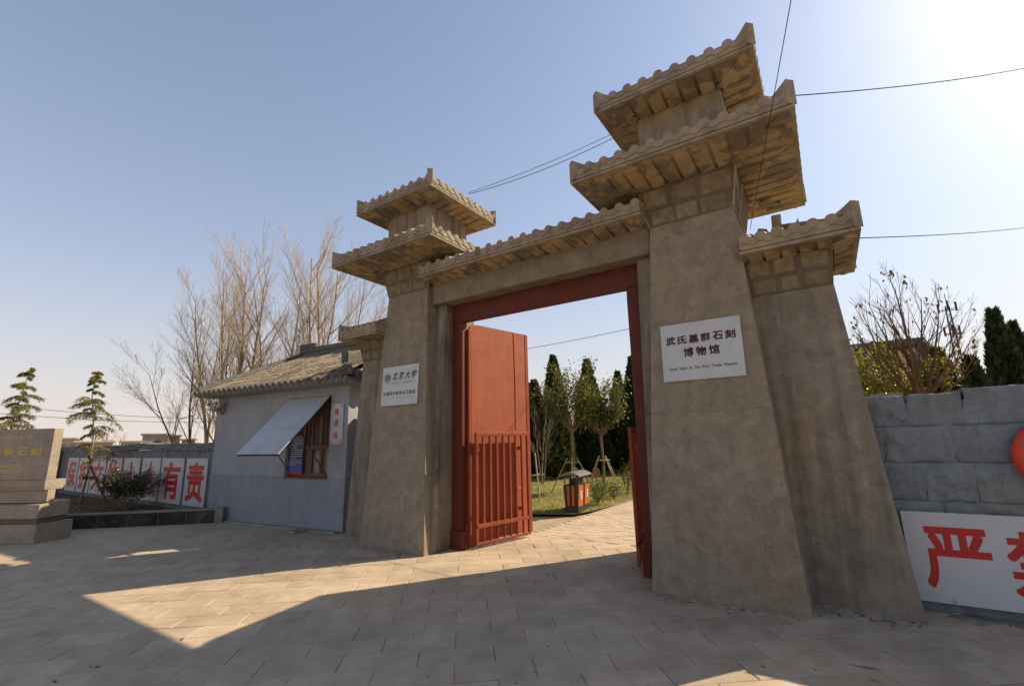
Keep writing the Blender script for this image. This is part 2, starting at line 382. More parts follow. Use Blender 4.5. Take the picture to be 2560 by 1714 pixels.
# ------------------------------------------------------------------ ground, paving
struct('terrain', MB().quad((-1500,-1500,-.05),(1500,-1500,-.05),(1500,2500,-.05),(-1500,2500,-.05)), M_EARTH)
plaza = struct('plaza_paving', MB().quad((-22,-8,-.011),(9,-8,-.011),(9,7.45,-.011),(-22,7.45,-.011)), M_JOINT)
PA = radians(39.75); SU = Vector((cos(PA), sin(PA), 0)); SV = Vector((-sin(PA), cos(PA), 0))
PU, PV, V0, U0 = .578, .2775, 3.8816, .2485
def slab_geo(mb, L, W, rng, ox=0, oy=0, z=0, rot=True):
    c = .007; t = rng.uniform(-.0025, .0015)
    pts = [(0,0),(L,0),(L,W),(0,W)]
    tops = [(c,c),(L-c,c),(L-c,W-c),(c,W-c)]
    tz = [z+t+rng.uniform(-.0015,.0015) for _ in range(4)]
    vs = []
    for p in pts: q = SU*(ox+p[0])+SV*(oy+p[1]); vs.append((q.x,q.y,z-.010))
    for p, h in zip(pts, tz): q = SU*(ox+p[0])+SV*(oy+p[1]); vs.append((q.x,q.y,h-.004))
    for p, h in zip(tops, tz): q = SU*(ox+p[0])+SV*(oy+p[1]); vs.append((q.x,q.y,h))
    fs = []
    for i in range(4):
        j = (i+1) % 4; fs += [(i,j,4+j,4+i),(4+i,4+j,8+j,8+i)]
    fs.append((8,9,10,11)); mb.add(vs, fs)
rng = random.Random(5)
cells = []
for k in range(-52, 60):
    for i in range(-60, 40):
        fr = U0 if k % 2 == 0 else U0+.475*PU
        u = fr+i*PU; v = V0+k*PV
        c = SU*(u+PU/2)+SV*(v+PV/2)
        if c.y > 7.25 or c.y < -4 or c.x > 5 or c.x < -20: continue
        if c.y > 6.9 and (c.x < -5.3 or c.x > -1.5): continue
        if c.y > 5.9 and (c.x < -7.6 or c.x > .6): continue
        if c.x < -9 and (c.y-3.43)*1.0 > (c.x+13.5)*1.0+.35: continue
        q = proj((c.x,c.y,0)); 
        vis = q is not None and -60 < q[0] < 2620 and q[1] < 1800
        cells.append((0 if vis else 1, c.length, u, v))
cells.sort()
rest = MB()
for n_, (a, d, u, v) in enumerate(cells):
    if n_ < 300:
        mb = MB(); slab_geo(mb, PU-rng.uniform(.002,.007), PV-rng.uniform(.002,.006), rng, u, v)
        part('paving_slab', mb, M_SLAB, plaza)
    elif a == 0 or d < 9:
        slab_geo(rest, PU-rng.uniform(.002,.007), PV-rng.uniform(.002,.006), rng, u, v)
stuff(part('paving_slab', rest, M_SLAB, plaza))

mb = MB(); rng = random.Random(77)
for _ in range(430):
    y = rng.uniform(1.2,8.5); x = rng.uniform(-13,2)
    if rng.random() < .55: # collects along the foot of the gate and walls
        x, y = rng.choice(((rng.uniform(-1.8,-.35),5.2-abs(rng.gauss(0,.08))),(rng.uniform(-6.5,-5.05),5.2-abs(rng.gauss(0,.08))),(rng.uniform(-.3,.5),5.55-abs(rng.gauss(0,.1))),(rng.uniform(.5,2.5),5.98-abs(rng.gauss(0,.1))),(rng.uniform(-11,-7.5),5.45-abs(rng.gauss(0,.12)))))
    r = rng.choice((.006,.008,.01,.014,.022)); a = rng.uniform(0,6.28); h = r*rng.uniform(.2,.6)
    mb.add([(x+r*cos(a),y+r*sin(a),.0),(x+r*.6*cos(a+1.7),y+r*.6*sin(a+1.7),h*.3),(x-r*cos(a),y-r*sin(a),h),(x+r*.6*cos(a-1.7),y+r*.6*sin(a-1.7),h*.6),(x,y,h*1.2)], [(0,1,4),(1,2,4),(2,3,4),(3,0,4)])
M_GRIT = simple('dry_grit', (.13,.095,.06), .95, .1, var=.5, vs=9, space='World')
stuff(part('grit', mb, M_GRIT))

# inner path of small pavers and lawn behind the gate
path = struct('garden_path', MB().quad((-4.62,7.2,-.006),(.2,7.2,-.006),(.2,30,-.006),(-4.62,30,-.006)), M_JOINT)
mb = MB(); rng = random.Random(8)
for k in range(0, 78):
    y = 7.32+k*.107
    for i in range(-1, 22):
        x = -4.6+i*.212+(.106 if k % 2 else 0)
        if x < -4.62 or x > -.2: continue
        if y < 7.5 and rng.random() < .0: continue
        z = rng.uniform(-.003,.003); mb.box(x, x+.204, y, y+.099, -.012, z+.002)
stuff(part('paver', mb, M_PAVER, path))
struct('lawn', MB().add([(-20,9.35,.0),(-5.6,9.25,.0),(-4.86,9.62,.0),(-4.7,10.2,.0),(-4.62,11.4,.0),(-4.62,30,.0),(-20,30,.0),
    (-20,9.35,.02),(-5.6,9.25,.02),(-4.86,9.62,.02),(-4.7,10.2,.02),(-4.62,11.4,.02),(-4.62,30,.02),(-20,30,.02)],
    [tuple(range(7,14))]+[(i,(i+1)%7,7+(i+1)%7,7+i) for i in range(7)]), M_LAWN)

# ------------------------------------------------------------------ gate: shared roof builder
TILE_R = .055
def barrel(length, r=TILE_R, slope=.4, mat=None):
    """round tile row: half pipe running in +y and rising, with a round end disc at y=0"""
    mb = MB(); n = 8
    dz = slope*length
    for y, z in ((0,0),(length,dz)):
        pass
    vs = []; 
    for (y, z) in ((0,0),(length,dz)):
        for k in range(n+1):
            a = pi*k/n; vs.append((cos(a)*r*.93, y, z+sin(a)*r*.93))
    fs = [(k, k+1, n+1+k+1, n+1+k) for k in range(n)]
    fs = [tuple(reversed(f)) for f in fs]
    mb.add(vs, fs)
    mb.disc((0,.03,0), r, (0,-1,0), .045, 14)
    mb.add([(cos(2*pi*k/14)*r*.72, -.0155, sin(2*pi*k/14)*r*.72) for k in range(14)]+[(cos(2*pi*k/14)*r*.6, -.021, sin(2*pi*k/14)*r*.6) for k in range(14)],
           [(k,(k+1)%14,14+(k+1)%14,14+k) for k in range(14)]+[tuple(range(14,28))])
    me = mb.mesh('roof_tile', M_STONE2)
    return me
_bcache = {}
def barrel_c(length, slope):
    k = (round(length*25), round(slope, 2))
    if k not in _bcache: _bcache[k] = barrel(max(.06, k[0]/25), slope=k[1])
    return _bcache[k]
def gate_roof(parent, x0, x1, y0, y1, z, ix0, ix1, iy0, iy1, rise, pitch, sides='FRBL', hips=('FR','BR','BL','FL'), soff=None):
    """stone eave roof. outer rectangle x0..x1,y0..y1 with its lower lip at z, inner rectangle at the wall, roof rises by rise"""
    T = .165                                   # lip to disc centre
    mb = MB()
    # lip board
    mb.hexa([(x0,y0,z),(x1,y0,z),(x1,y1,z),(x0,y1,z)], [(x0,y0,z+.032),(x1,y0,z+.032),(x1,y1,z+.032),(x0,y1,z+.032)])
    g = .022
    mb.hexa([(x0+g,y0+g,z+.032),(x1-g,y0+g,z+.032),(x1-g,y1-g,z+.032),(x0+g,y1-g,z+.032)], [(x0+g,y0+g,z+.047),(x1-g,y0+g,z+.047),(x1-g,y1-g,z+.047),(x0+g,y1-g,z+.047)])
    e = .01
    P = [(x0+e,y0+e),(x1-e,y0+e),(x1-e,y1-e),(x0+e,y1-e)]
    mb.hexa([(*p,z+.047) for p in P], [(*p,z+T+.012) for p in P])
    I = [(ix0,iy0),(ix1,iy0),(ix1,iy1),(ix0,iy1)]
    if abs(ix1-ix0) > .02 and abs(iy1-iy0) > .02:
        mb.hexa([(*p,z+T+.0125) for p in P], [(*p,z+T+rise) for p in I])
    else:
        lo = [(*p,z+T+.0125) for p in P]; hi = [(*p,z+T+rise) for p in I]
        mb.add(lo+hi, [(0,1,5,4),(1,2,6,5),(2,3,7,6),(3,0,4,7)])
    roof = part('roof', mb, M_STONE2, parent)
    bevel(roof, .006, 1)
    runs = {'F': iy0-y0, 'B': y1-iy1, 'R': x1-ix1, 'L': ix0-x0}
    rr = random.Random(int(abs(x0*100))+int(z*10))
    for s in sides:
        L = (x1-x0) if s in 'FB' else (y1-y0)
        ang = {'F': 0, 'R': pi/2, 'B': pi, 'L': -pi/2}[s]
        cx, cy = {'F': ((x0+x1)/2, y0), 'R': (x1, (y0+y1)/2), 'B': ((x0+x1)/2, y1), 'L': (x0, (y0+y1)/2)}[s]
        run = runs[s]; sl = rise/max(run,.05)
        n = max(2, round((L-.12)/pitch)); p = (L-.12)/n
        ca, sa = cos(ang), sin(ang)
        def W(a, b, zz): return (cx+a*ca-b*sa, cy+a*sa+b*ca, zz)
        hipL = {'F': 'FL', 'R': 'FR', 'B': 'BR', 'L': 'BL'}[s] in hips
        hipR = {'F': 'FR', 'R': 'BR', 'B': 'BL', 'L': 'FL'}[s] in hips
        dr = MB()
        for i in range(n+1):
            t = -L/2+.06+i*p
            ln = run-.01
            if hipL: ln = min(ln, max(.07, (t+L/2-.03)))
            if hipR: ln = min(ln, max(.07, (L/2-t-.03)))
            me = barrel_c(ln, sl)
            link('roof_tile', me, roof, W(t, .012, z+T+rr.uniform(-.006,.006)), (0,0,ang+rr.uniform(-.01,.01)))
            if i < n:                       # scalloped drip between two round tiles
                m_ = t+p/2; k = 8; hw = p*.47
                top = [(m_-hw+2*hw*j/k, z+T-.008-.028*sin(pi*j/k)+.03) for j in range(k+1)]
                bot = [(m_-hw+2*hw*j/k, z+T-.03-.052*sin(pi*j/k)) for j in range(k+1)]
                vs = [W(a,.0,h) for a,h in top]+[W(a,.0,h) for a,h in bot]+[W(a,.03,h) for a,h in top]+[W(a,.03,h) for a,h in bot]
                q = k+1; fs = []
                for j in range(k):
                    fs += [(j,q+j,q+j+1,j+1),(2*q+j,j,j+1,2*q+j+1),(q+j,3*q+j,3*q+j+1,q+j+1)]
                dr.add(vs, fs)
        part('drip_edge', dr, M_STONE2, roof)
        # rafters cut into the underside
        sf = soff or {'F': iy0-y0, 'B': y1-iy1, 'R': x1-ix1, 'L': ix0-x0}
        srun = sf[s] if isinstance(sf, dict) else sf
        for i in range(n):
            t = -L/2+.06+(i+.5)*p; hw = p*.40
            b1 = srun-.004
            if hipL: b1 = min(b1, t+L/2-.06)
            if hipR: b1 = min(b1, L/2-t-.06)
            if b1 < .14: continue
            q = rr.uniform(.030,.048); mb = MB(); b0 = .055+rr.uniform(0,.05)
            mb.hexa([W(t-hw,b0,z-q*.5),W(t+hw,b0,z-q*.3),W(t+hw,b1,z-q*.9),W(t-hw,b1,z-q*1.25)],
                    [W(t-hw,b0,z+.004),W(t+hw,b0,z+.004),W(t+hw,b1,z+.004),W(t-hw,b1,z+.004)])
            part('rafter', mb, M_SOFFIT, roof)
    # underside skin
    mb = MB(); mb.box(x0+.045, x1-.045, y0+.045, y1-.045, z-.006, z+.002); part('soffit', mb, M_SOFFIT, roof)
    # hip ridges with upturned ends
    for h in hips:
        ox, oy = (x1 if 'R' in h else x0), (y1 if 'B' in h else y0)
        qx, qy = (ix1 if 'R' in h else ix0), (iy1 if 'B' in h else iy0)
        d = Vector((qx-ox, qy-oy, 0)); Ld = d.length; d.normalize(); s_ = Vector((-d.y, d.x, 0))*.048
        O = Vector((ox, oy, 0))+d*.012
        prof = [(0,z+.03),(0,z+.305),(.12,z+.275),(.2,z+.262),(.215,z+.225),(.36,z+.235+rise*.20),(Ld,z+T+rise+.075),(Ld,z+T+rise-.03),(.1,z+.12)]
        mb = MB(); n = len(prof)
        vs = [O+d*a+s_+Vector((0,0,hh)) for a,hh in prof]+[O+d*a-s_+Vector((0,0,hh)) for a,hh in prof]
        mb.add(vs, [tuple(range(n)), tuple(range(2*n-1,n-1,-1))]+[(i,i+n,(i+1)%n+n,(i+1)%n) for i in range(n)])
        bevel(part('hip_ridge', mb, M_STONE2, roof), .006, 1)
        # corner rafter under the hip
        sd = min(soff if isinstance(soff,(int,float)) else 9, abs(qx-ox), abs(qy-oy)) if True else 0
        mb = MB(); a1 = sd*1.38; s2 = s_*1.15
        lo = [O+d*.1-s2+Vector((0,0,z-.025)), O+d*.1+s2+Vector((0,0,z-.025)), O+d*a1+s2+Vector((0,0,z-.05)), O+d*a1-s2+Vector((0,0,z-.05))]
        hi = [Vector((v.x,v.y,z+.005)) for v in lo]
        mb.add(lo+hi, [(0,1,2,3),(7,6,5,4),(0,4,5,1),(1,5,6,2),(2,6,7,3),(3,7,4,0)])
        part('corner_rafter', mb, M_SOFFIT, roof)
    return roof

def shaft(parent, h0, h1, z0, z1):
    mb = MB(); mb.hexa([(-h0,-h0,z0),(h0,-h0,z0),(h0,h0,z0),(-h0,h0,z0)], [(-h1,-h1,z1),(h1,-h1,z1),(h1,h1,z1),(-h1,h1,z1)])
    return bevel(part('shaft_stone', mb, M_STONE, parent), .0025, 1)
def tower(name, label, cx):
    t = thing(name, label, 'gate tower', (cx, 5.95, 0), 0, 'tapered stone towers of the gate')
    k = (.715-.475)/4.15
    shaft(t, .715, .715-k*1.872, 0, 1.872)
    shaft(t, .715-k*1.8725, .475, 1.8725, 4.15)
    mb = MB(); mb.box(-.59,.59,-.59,.59,1.8715,1.8765)
    # bracket: mortar core and rough blocks on all four faces
    z0, z1, a0, a1 = 4.15, 4.645, .478, .565
    mb = MB(); mb.hexa([(-a0,-a0,z0),(a0,-a0,z0),(a0,a0,z0),(-a0,a0,z0)], [(-a1,-a1,z1),(a1,-a1,z1),(a1,a1,z1),(-a1,a1,z1)])
    part('bracket_core', mb, M_MORTAR, t)
    rg = random.Random(int(abs(cx)*10))
    rows = [(4.165,4.345,[(-.44,-.16),(-.13,.10),(.13,.44)]), (4.375,4.60,[(-.50,-.22),(-.19,.14),(.17,.50)])]
    for f in range(4):
        ca, sa = cos(f*pi/2), sin(f*pi/2)
        if f % 2:      # side faces: crossed mouldings instead of blocks
            segs = [((-.47,4.16),(-.54,4.63)),((.47,4.16),(.54,4.63)),((-.54,4.62),(.02,4.17)),((.54,4.62),(-.02,4.17)),((.0,4.17),(0,4.62)),((-.47,4.165),(.47,4.165))]
            for (p0,q0),(p1,q1) in segs:
                def Q(p, q):
                    d = a0+(a1-a0)*(q-z0)/(z1-z0); return Vector((p*ca+d*sa, p*sa-d*ca, q))
                m2 = MB(); m2.tube([Q(p0,q0), Q(p1,q1)], .016, 4); part('lattice_moulding', m2, M_STONE2, t)
            continue
        for (b0,b1,xs) in rows:
            for (xa,xb) in xs:
                xa += rg.uniform(-.02,.02); xb += rg.uniform(-.02,.02); pr = rg.uniform(.008,.018)
                def Q(p, q, o):
                    d = a0+(a1-a0)*(q-z0)/(z1-z0)+o; return (p*ca+d*sa, p*sa-d*ca, q)
                m2 = MB(); c = .012
                vs = [Q(xa,b0,-.02),Q(xb,b0,-.02),Q(xb,b1,-.02),Q(xa,b1,-.02),Q(xa,b0,0),Q(xb,b0,0),Q(xb,b1,0),Q(xa,b1,0),
                      Q(xa+c,b0+c,pr),Q(xb-c,b0+c,pr),Q(xb-c,b1-c,pr),Q(xa+c,b1-c,pr)]
                m2.add(vs, [(0,1,5,4),(1,2,6,5),(2,3,7,6),(3,0,4,7),(4,5,9,8),(5,6,10,9),(6,7,11,10),(7,4,8,11),(8,9,10,11)])
                part('bracket_stone', m2, M_BLOCK, t)
    gate_roof(t, -1.19,1.19,-1.19,1.19, 4.66, -.515,.515,-.515,.515, .30, .195, soff=.625)
    mb = MB(); mb.box(-.512,.512,-.512,.512, 5.05, 5.705); bevel(part('upper_box', mb, M_BOX, t), .01, 1)
    gate_roof(t, -.925,.925,-.925,.925, 5.70, -.12,.12,-.12,.12, .36, .19, soff=.41)
    mb = MB(); mb.box(-.17,.17,-.14,.14, 6.16, 6.36); bevel(part('finial_block', mb, M_STONE2, t), .02, 1)
    return t
def fillet(parent, y, xs, seed):
    r_ = random.Random(seed)
    for x0, x1, h in xs:
        n = 9; top = [(x0+(x1-x0)*i/n, h*r_.uniform(.45,1.1)*(0.25 if i in (0,n) else 1)) for i in range(n+1)]
        mb = MB(); vs = [(x,y,.0) for x,_ in top]+[(x,y+.058*z+.0,z) for x,z in top]+[(x,y-.02,0) for x,_ in top]
        vs = [(x,y-.022,-.008) for x,_ in top]+[(x,y-.010+.058*z*.6,z*.75) for x,z in top]+[(x,y+.02+.058*z,z) for x,z in top]
        m = n+1; fs = []
        for i in range(n): fs += [(i,i+1,m+i+1,m+i),(m+i,m+i+1,2*m+i+1,2*m+i)]
        mb.add(vs, fs); part('mortar_fillet', mb, M_BEAM, parent)
RX, LX = -1.055, -5.79
t_r = tower('gate_tower', 'tall tapered stone gate tower with two roofs, nearer to the camera, carrying the museum plaque', RX)
t_l = tower('gate_tower', 'tapered stone gate tower with two tiled stone roofs beside the ticket booth', LX)

fillet(t_r, -.715, ((-.70,-.15,.03),(.10,.62,.085)), 4); fillet(t_l, -.715, ((-.66,-.1,.05),(.05,.6,.03)), 5)
def side_tower(label, sgn, cx):
    # local x axis points away from the gate opening
    t = thing('side_tower', label, 'side tower', (cx, 5.95, 0), 0, 'lower stone side towers of the gate')
    def X(a): return a*sgn
    def hx(lo, hi):
        if sgn < 0: lo = [lo[1],lo[0],lo[3],lo[2]]; hi = [hi[1],hi[0],hi[3],hi[2]]
        return lo, hi
    mb = MB(); x0, x1b, x1t = .3, 1.535, 1.29
    lo, hi = hx([(X(x0),-.37,0),(X(x1b),-.37,0),(X(x1b),.37,0),(X(x0),.37,0)], [(X(x0),-.33,3.1),(X(x1t),-.33,3.1),(X(x1t),.33,3.1),(X(x0),.33,3.1)])
    mb.hexa(lo, hi); bevel(part('shaft_stone', mb, M_SIDE, t), .006, 1)
    mb = MB()
    lo, hi = hx([(X(x0),-.335,3.1),(X(x1t),-.335,3.1),(X(x1t),.335,3.1),(X(x0),.335,3.1)], [(X(x0),-.43,3.475),(X(1.33),-.43,3.475),(X(1.33),.43,3.475),(X(x0),.43,3.475)])
    mb.hexa(lo, hi); part('bracket_core', mb, M_MORTAR, t)
    rg = random.Random(3)
    for (b0,b1,xs) in ((3.115,3.255,[(.56,.78),(.83,1.0),(1.05,1.26)]),(3.30,3.46,[(.54,.74),(.79,.98),(1.03,1.28)])):
        for (xa,xb) in xs:
            for sd in (-1,1):
                def Q(p,q,o): d = .335+.095*(q-3.1)/.375+o; return (X(p), sd*d, q)
                c = .014; pr = rg.uniform(.008,.018); m2 = MB()
                vs = [Q(xa,b0,-.02),Q(xb,b0,-.02),Q(xb,b1,-.02),Q(xa,b1,-.02),Q(xa,b0,0),Q(xb,b0,0),Q(xb,b1,0),Q(xa,b1,0),Q(xa+c,b0+c,pr),Q(xb-c,b0+c,pr),Q(xb-c,b1-c,pr),Q(xa+c,b1-c,pr)]
                fs = [(0,1,5,4),(1,2,6,5),(2,3,7,6),(3,0,4,7),(4,5,9,8),(5,6,10,9),(6,7,11,10),(7,4,8,11),(8,9,10,11)]
                if sgn*sd > 0: fs = [tuple(reversed(f)) for f in fs]
                m2.add(vs, fs); part('bracket_stone', m2, M_BLOCK, t)
    a, b = X(.505), X(1.555); xa, xb = min(a,b), max(a,b)
    ia, ib = (xa, xb-.62) if sgn > 0 else (xa+.62, xb)
    gate_roof(t, xa, xb, -.72, .72, 3.475, ia, ib, -.01, .01, .27, .16, sides='FRB' if sgn > 0 else 'FLB', hips=('FR','BR') if sgn > 0 else ('FL','BL'),
              soff={'F': .285,'B': .285,'R': .22,'L': .22})
    return t
st_r = side_tower('low tapered stone side tower whose rust-stained roof ends beside the blue-grey wall', 1, RX)
st_l = side_tower('low stone side tower squeezed between ticket booth and gate tower', -1, LX)
fillet(st_r, -.37, ((.58,1.02,.06),(1.06,1.5,.075)), 6); fillet(st_l, -.37, ((-1.5,-.7,.05),), 7)
for (x, y, z, sx, sy, sz, ry) in ((.70,-.02,3.98,.10,.12,.10,.35),(.86,0,4.04,.10,.10,.26,.06),(1.02,.02,3.99,.12,.10,.17,.0)):
    mb = MB()
    if x > 1: mb.prism([(-sx/2,-sz/2),(sx/2,-sz/2),(sx/2,sz/2)], 'y', -sy/2, sy/2)
    else: mb.bbox(-sx/2,sx/2,-sy/2,sy/2,-sz/2,sz/2,.008)
    part('ridge_block', mb, M_STONE2, st_r, loc=(x,y,z-.06), rot=(0,ry,0))

# ------------------------------------------------------------------ portal between the towers
GX = (RX+LX)/2
pt = thing('gate_portal', 'stone portal with jambs, lintel beam and long tiled eave spanning between the two towers', 'portal', (GX, 5.95, 0))
JI = 1.632
for s in (-1, 1):
    for z0, z1 in ((0,1.872),(1.8725,3.86)):
        y0, y1 = -.59+.0815*z0, -.59+.0815*z1
        xs = sorted((s*JI, s*1.86)); mb = MB()
        mb.hexa([(xs[0],y0,z0),(xs[1],y0,z0),(xs[1],.45,z0),(xs[0],.45,z0)], [(xs[0],y1,z1),(xs[1],y1,z1),(xs[1],.45,z1),(xs[0],.45,z1)])
        bevel(part('jamb_stone', mb, M_JAMB, pt), .003, 1)
mb = MB(); mb.box(-1.86,1.86,-.40,.40,3.864,4.245); bevel(part('lintel_beam', mb, M_BEAM, pt), .01, 1)
gate_roof(pt, -1.875,1.875,-.76,.76, 4.24, -1.875,1.875,-.012,.012, .24, .205, sides='FB', hips=(), soff=.365)

fr = thing('gateway_surround', 'red painted steel gate frame standing inside the stone portal', 'gate frame', (GX, 5.87, 0))
for s in (-1, 1):
    xs = sorted((s*1.415, s*1.628)); mb = MB(); mb.box(xs[0],xs[1],-.06,.06,.0,3.55); bevel(part('frame_post', mb, M_RED, fr), .006)
    xs = sorted((s*1.375, s*1.626)); mb = MB(); mb.box(xs[0],xs[1],-.10,.09,.0,.27); bevel(part('hinge_block', mb, M_RED, fr), .012)
    mb = MB(); mb.tube([(s*1.39,.02,.27),(s*1.39,.02,.37)], .025, 10); part('hinge_pin', mb, M_RED, fr)
mb = MB(); mb.box(-1.628,1.628,-.06,.06,3.553,3.862); bevel(part('frame_header', mb, M_RED, fr), .006)

def gate_leaf(label, s):
    # hinge at origin, leaf runs along local +x, grille stands proud on local -y (towards the opening when open)
    t = thing('gate_leaf', label, 'gate leaf', (GX+s*1.40, 5.93, 0), 0, 'red steel gate leaves')
    L = 1.43
    if s < 0: t.rotation_euler = (0,0,radians(78.5))
    else: t.rotation_euler = (0,0,radians(101))
    q = -1 if s < 0 else 1
    # sheet with rounded upper inner corner
    mb = MB(); R = .22; zt = 3.545
    poly = [(.03,.12),(L,.12),(L,zt-.06),(R,zt)]
    poly = [(.03,.07),(L,.07),(L,zt)]+[(.03+R-R*sin(a),zt-R*.35+R*.35*cos(a)) for a in [i*pi/12 for i in range(7)]]
    mb.prism(poly, 'y', -.02, .02)
    part('leaf_sheet', mb, M_REDSHEET, t)
    mb = MB()
    for i, x in enumerate((.0,1.07)):
        if i: mb.tube([(x,-.02,1.8),(x+.012,-.021,2.6),(x-.006,-.02,zt-.02)], .009, 6); mb.tube([(x,.022,.2),(x,.023,2.6),(x,.022,zt-.02)], .009, 6)
    part('sheet_seam', mb, M_REDSHEET, t)
    for x0, x1 in ((-.0,.075),(L-.075,L+.004)):
        mb = MB(); mb.box(x0,x1,-.026,.026,.05,zt-.10 if x0 < .5 else zt); bevel(part('leaf_stile', mb, M_REDLIT, t), .006)
    # grille
    G0, G1 = .05, 1.27; y0, y1 = sorted((q*.10, q*.145))
    g = MB(); g.box(G0,G1,y0,y1,1.68,1.74); gr = part('grille', g, M_REDLIT, t); bevel(gr, .006)
    for z0, z1, nm in ((.29,.35,'grille_rail'),(.05,.085,'grille_rail')):
        mb = MB(); mb.box(G0,G1,y0,y1,z0,z1); bevel(part(nm, mb, M_REDLIT, gr), .005)
    for x0 in (G0, G1-.045):
        mb = MB(); mb.box(x0,x0+.045,y0,y1,.0855,1.6795); bevel(part('grille_stile', mb, M_REDLIT, gr), .005)
    nb = 8
    for i in range(1, nb):
        x = G0+.02+(G1-G0-.04)*i/nb
        mb = MB(); mb.box(x-.018,x+.018,y0+.004,y1-.004,.3505,1.6795); bevel(part('grille_bar', mb, M_REDLIT, gr), .004)
        mb = MB(); mb.box(x-.006,x+.006,y0+.006,y1-.006,.0855,.2895); part('grille_stub', mb, M_REDLIT, gr)
    for z in (.45,1.45):
        for x in (.09,1.10):
            mb = MB(); yy = sorted((q*.02, q*.10)); mb.box(x,x+.03,yy[0],yy[1],z,z+.05); part('spacer', mb, M_REDLIT, t)
    if s < 0: mb = MB(); mb.tube([(.08,q*.15,1.52),(.07,q*.19,1.50),(.07,q*.19,1.44),(.08,q*.15,1.42)], .012, 8); part('hasp', mb, M_REDLIT, t)
    mb = MB(); mb.tube([(1.05,q*.15,.82),(.96,q*.155,.82)], .006, 6); part('latch_pin', mb, M_DARK, t)
    return t
gate_leaf('open red gate leaf with barred grille below a plain sheet, left side of the opening', -1)
gate_leaf('open red gate leaf seen nearly edge-on against the nearer tower', 1)

# ------------------------------------------------------------------ plaques on the towers
def plaque(name, label, cx):
    t = thing(name, label, 'plaque', (cx, 5.235+.0578*2.537-.004, 2.537))
    t.rotation_euler = (-atan2(.0578,1),0,0)
    mb = MB(); mb.box(-.425,.425,-.02,.0,-.329,.329); bevel(part('plate', mb, M_PLAQUE, t), .004)
    for sx in (-.4,.4):
        for sz in (-.305,.305):
            mb = MB(); mb.disc((sx,-.02,sz), .006, (0,-1,0), .003, 10); part('screw', mb, M_STEEL, t)
    return t
def write(t, body, x, z, w, h, mat, y=-.0205, **k):
    return link('lettering', text_mesh(body, w, h, mat, **k), t, (x,y,z))
pl = plaque('museum_plaque', 'silver plaque naming the stone relief museum in Chinese and English on the nearer tower', -1.062)
for i, c in enumerate('武氏墓群石刻'): write(pl, c, -.315+i*.126, .135, .104, .096, M_BROWNINK, bold=.034)
for i, c in enumerate('博物馆'): write(pl, c, -.13+i*.135, -.015, .11, .105, M_BROWNINK, bold=.034)
write(pl, "Stone  Relief  At  The  Wu's  Tombs  Museum", .0, -.19, .70, .036, M_BROWNINK, bold=.016)
pk = plaque('university_plaque', 'silver university plaque with round emblem on the tower beside the booth', -5.805)
mb = MB(); mb.tube([(-.30+.088*cos(a),-.0225,.135+.088*sin(a)) for a in [i*2*pi/32 for i in range(33)]], .003, 4); part('emblem_ring', mb, M_GREYINK, pk)
mb = MB(); mb.disc((-.30,-.0205,.135), .06, (0,-1,0), .002, 24); part('emblem_disc', mb, M_BROWNINK, pk)
mb = MB()
for k, (w_, zz) in enumerate(((.022,.168),(.036,.150),(.044,.128),(.03,.105))):
    for sx in (-1,1):
        mb.add([(-.30+sx*.003,-.0235,zz+.012),(-.30+sx*w_,-.0235,zz-.014),(-.30+sx*w_,-.0235,zz-.022),(-.30+sx*.003,-.0235,zz+.001)], [(0,1,2,3) if sx > 0 else (3,2,1,0)])
mb.box(-.304,-.296,-.0237,-.0233,.085,.112)
part('emblem_glyph', mb, M_PLAQUE, pk)
for i, c in enumerate('北京大学'): write(pk, c, -.115+i*.145, .16, .125, .13, M_BROWNINK, bold=.022, shear=.25)
write(pk, 'PEKING  UNIVERSITY', .10, .042, .54, .034, M_GREYINK, bold=.012)
for i, c in enumerate('汉画研究教学实习基地'): write(pk, c, -.345+i*.0765, -.13, .062, .062, M_BROWNINK, bold=.02)
write(pk, 'Han art research base for teaching practice', -.01, -.205, .68, .03, M_GREYINK)

# ------------------------------------------------------------------ ticket booth (local x along its front, +y into it)
BA = .0889; BN = Vector((-sin(BA), cos(BA), 0))
bt = thing('ticket_booth', 'small grey painted ticket booth with a tiled hip-and-gable roof', 'ticket booth', tuple(BN*6.4711), BA)
WL, WR, WZ0, WZ1 = -8.93, -7.64, .975, 2.57
BL, BR_, BD = -11.54, -7.15, 4.9
mb = MB(); mb.box(BL,BR_,0,.24,0,.968); part('lower_wall', mb, M_BOOTHB, bt)
mb = MB(); mb.box(BL+.002,WL,.004,.24,.972,2.80); mb.box(WR,BR_-.002,.004,.24,.972,2.80); mb.box(WL,WR,.0042,.24,WZ1,2.80)
part('front_wall', mb, M_BOOTH, bt)
mb = MB(); mb.box(BR_-.24,BR_-.003,.2405,BD,0,2.80); part('side_wall', mb, M_BOOTH, bt)
mb = MB(); mb.box(BL+.003,BL+.24,.2405,BD,0,2.80); part('side_wall', mb, M_BOOTH, bt)
mb = MB(); mb.box(BL+.243,BR_-.243,BD-.24,BD-.003,0,2.80); part('back_wall', mb, M_BOOTH, bt)
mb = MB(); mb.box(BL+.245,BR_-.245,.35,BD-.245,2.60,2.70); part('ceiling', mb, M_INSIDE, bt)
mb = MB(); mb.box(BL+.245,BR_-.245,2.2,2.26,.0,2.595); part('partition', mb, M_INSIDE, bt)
# plaster cornice carrying the eave
mb = MB()
mb.prism([(.0,2.74),(-.36,2.755),(-.36,2.83),(.02,2.90)], 'x', BL-.28, BR_+.32)
mb.prism([(BR_-.05,2.742),(BR_+.33,2.757),(BR_+.33,2.83),(BR_-.05,2.90)], 'y', .0305, BD)
part('cornice', mb, M_BOOTH, bt)
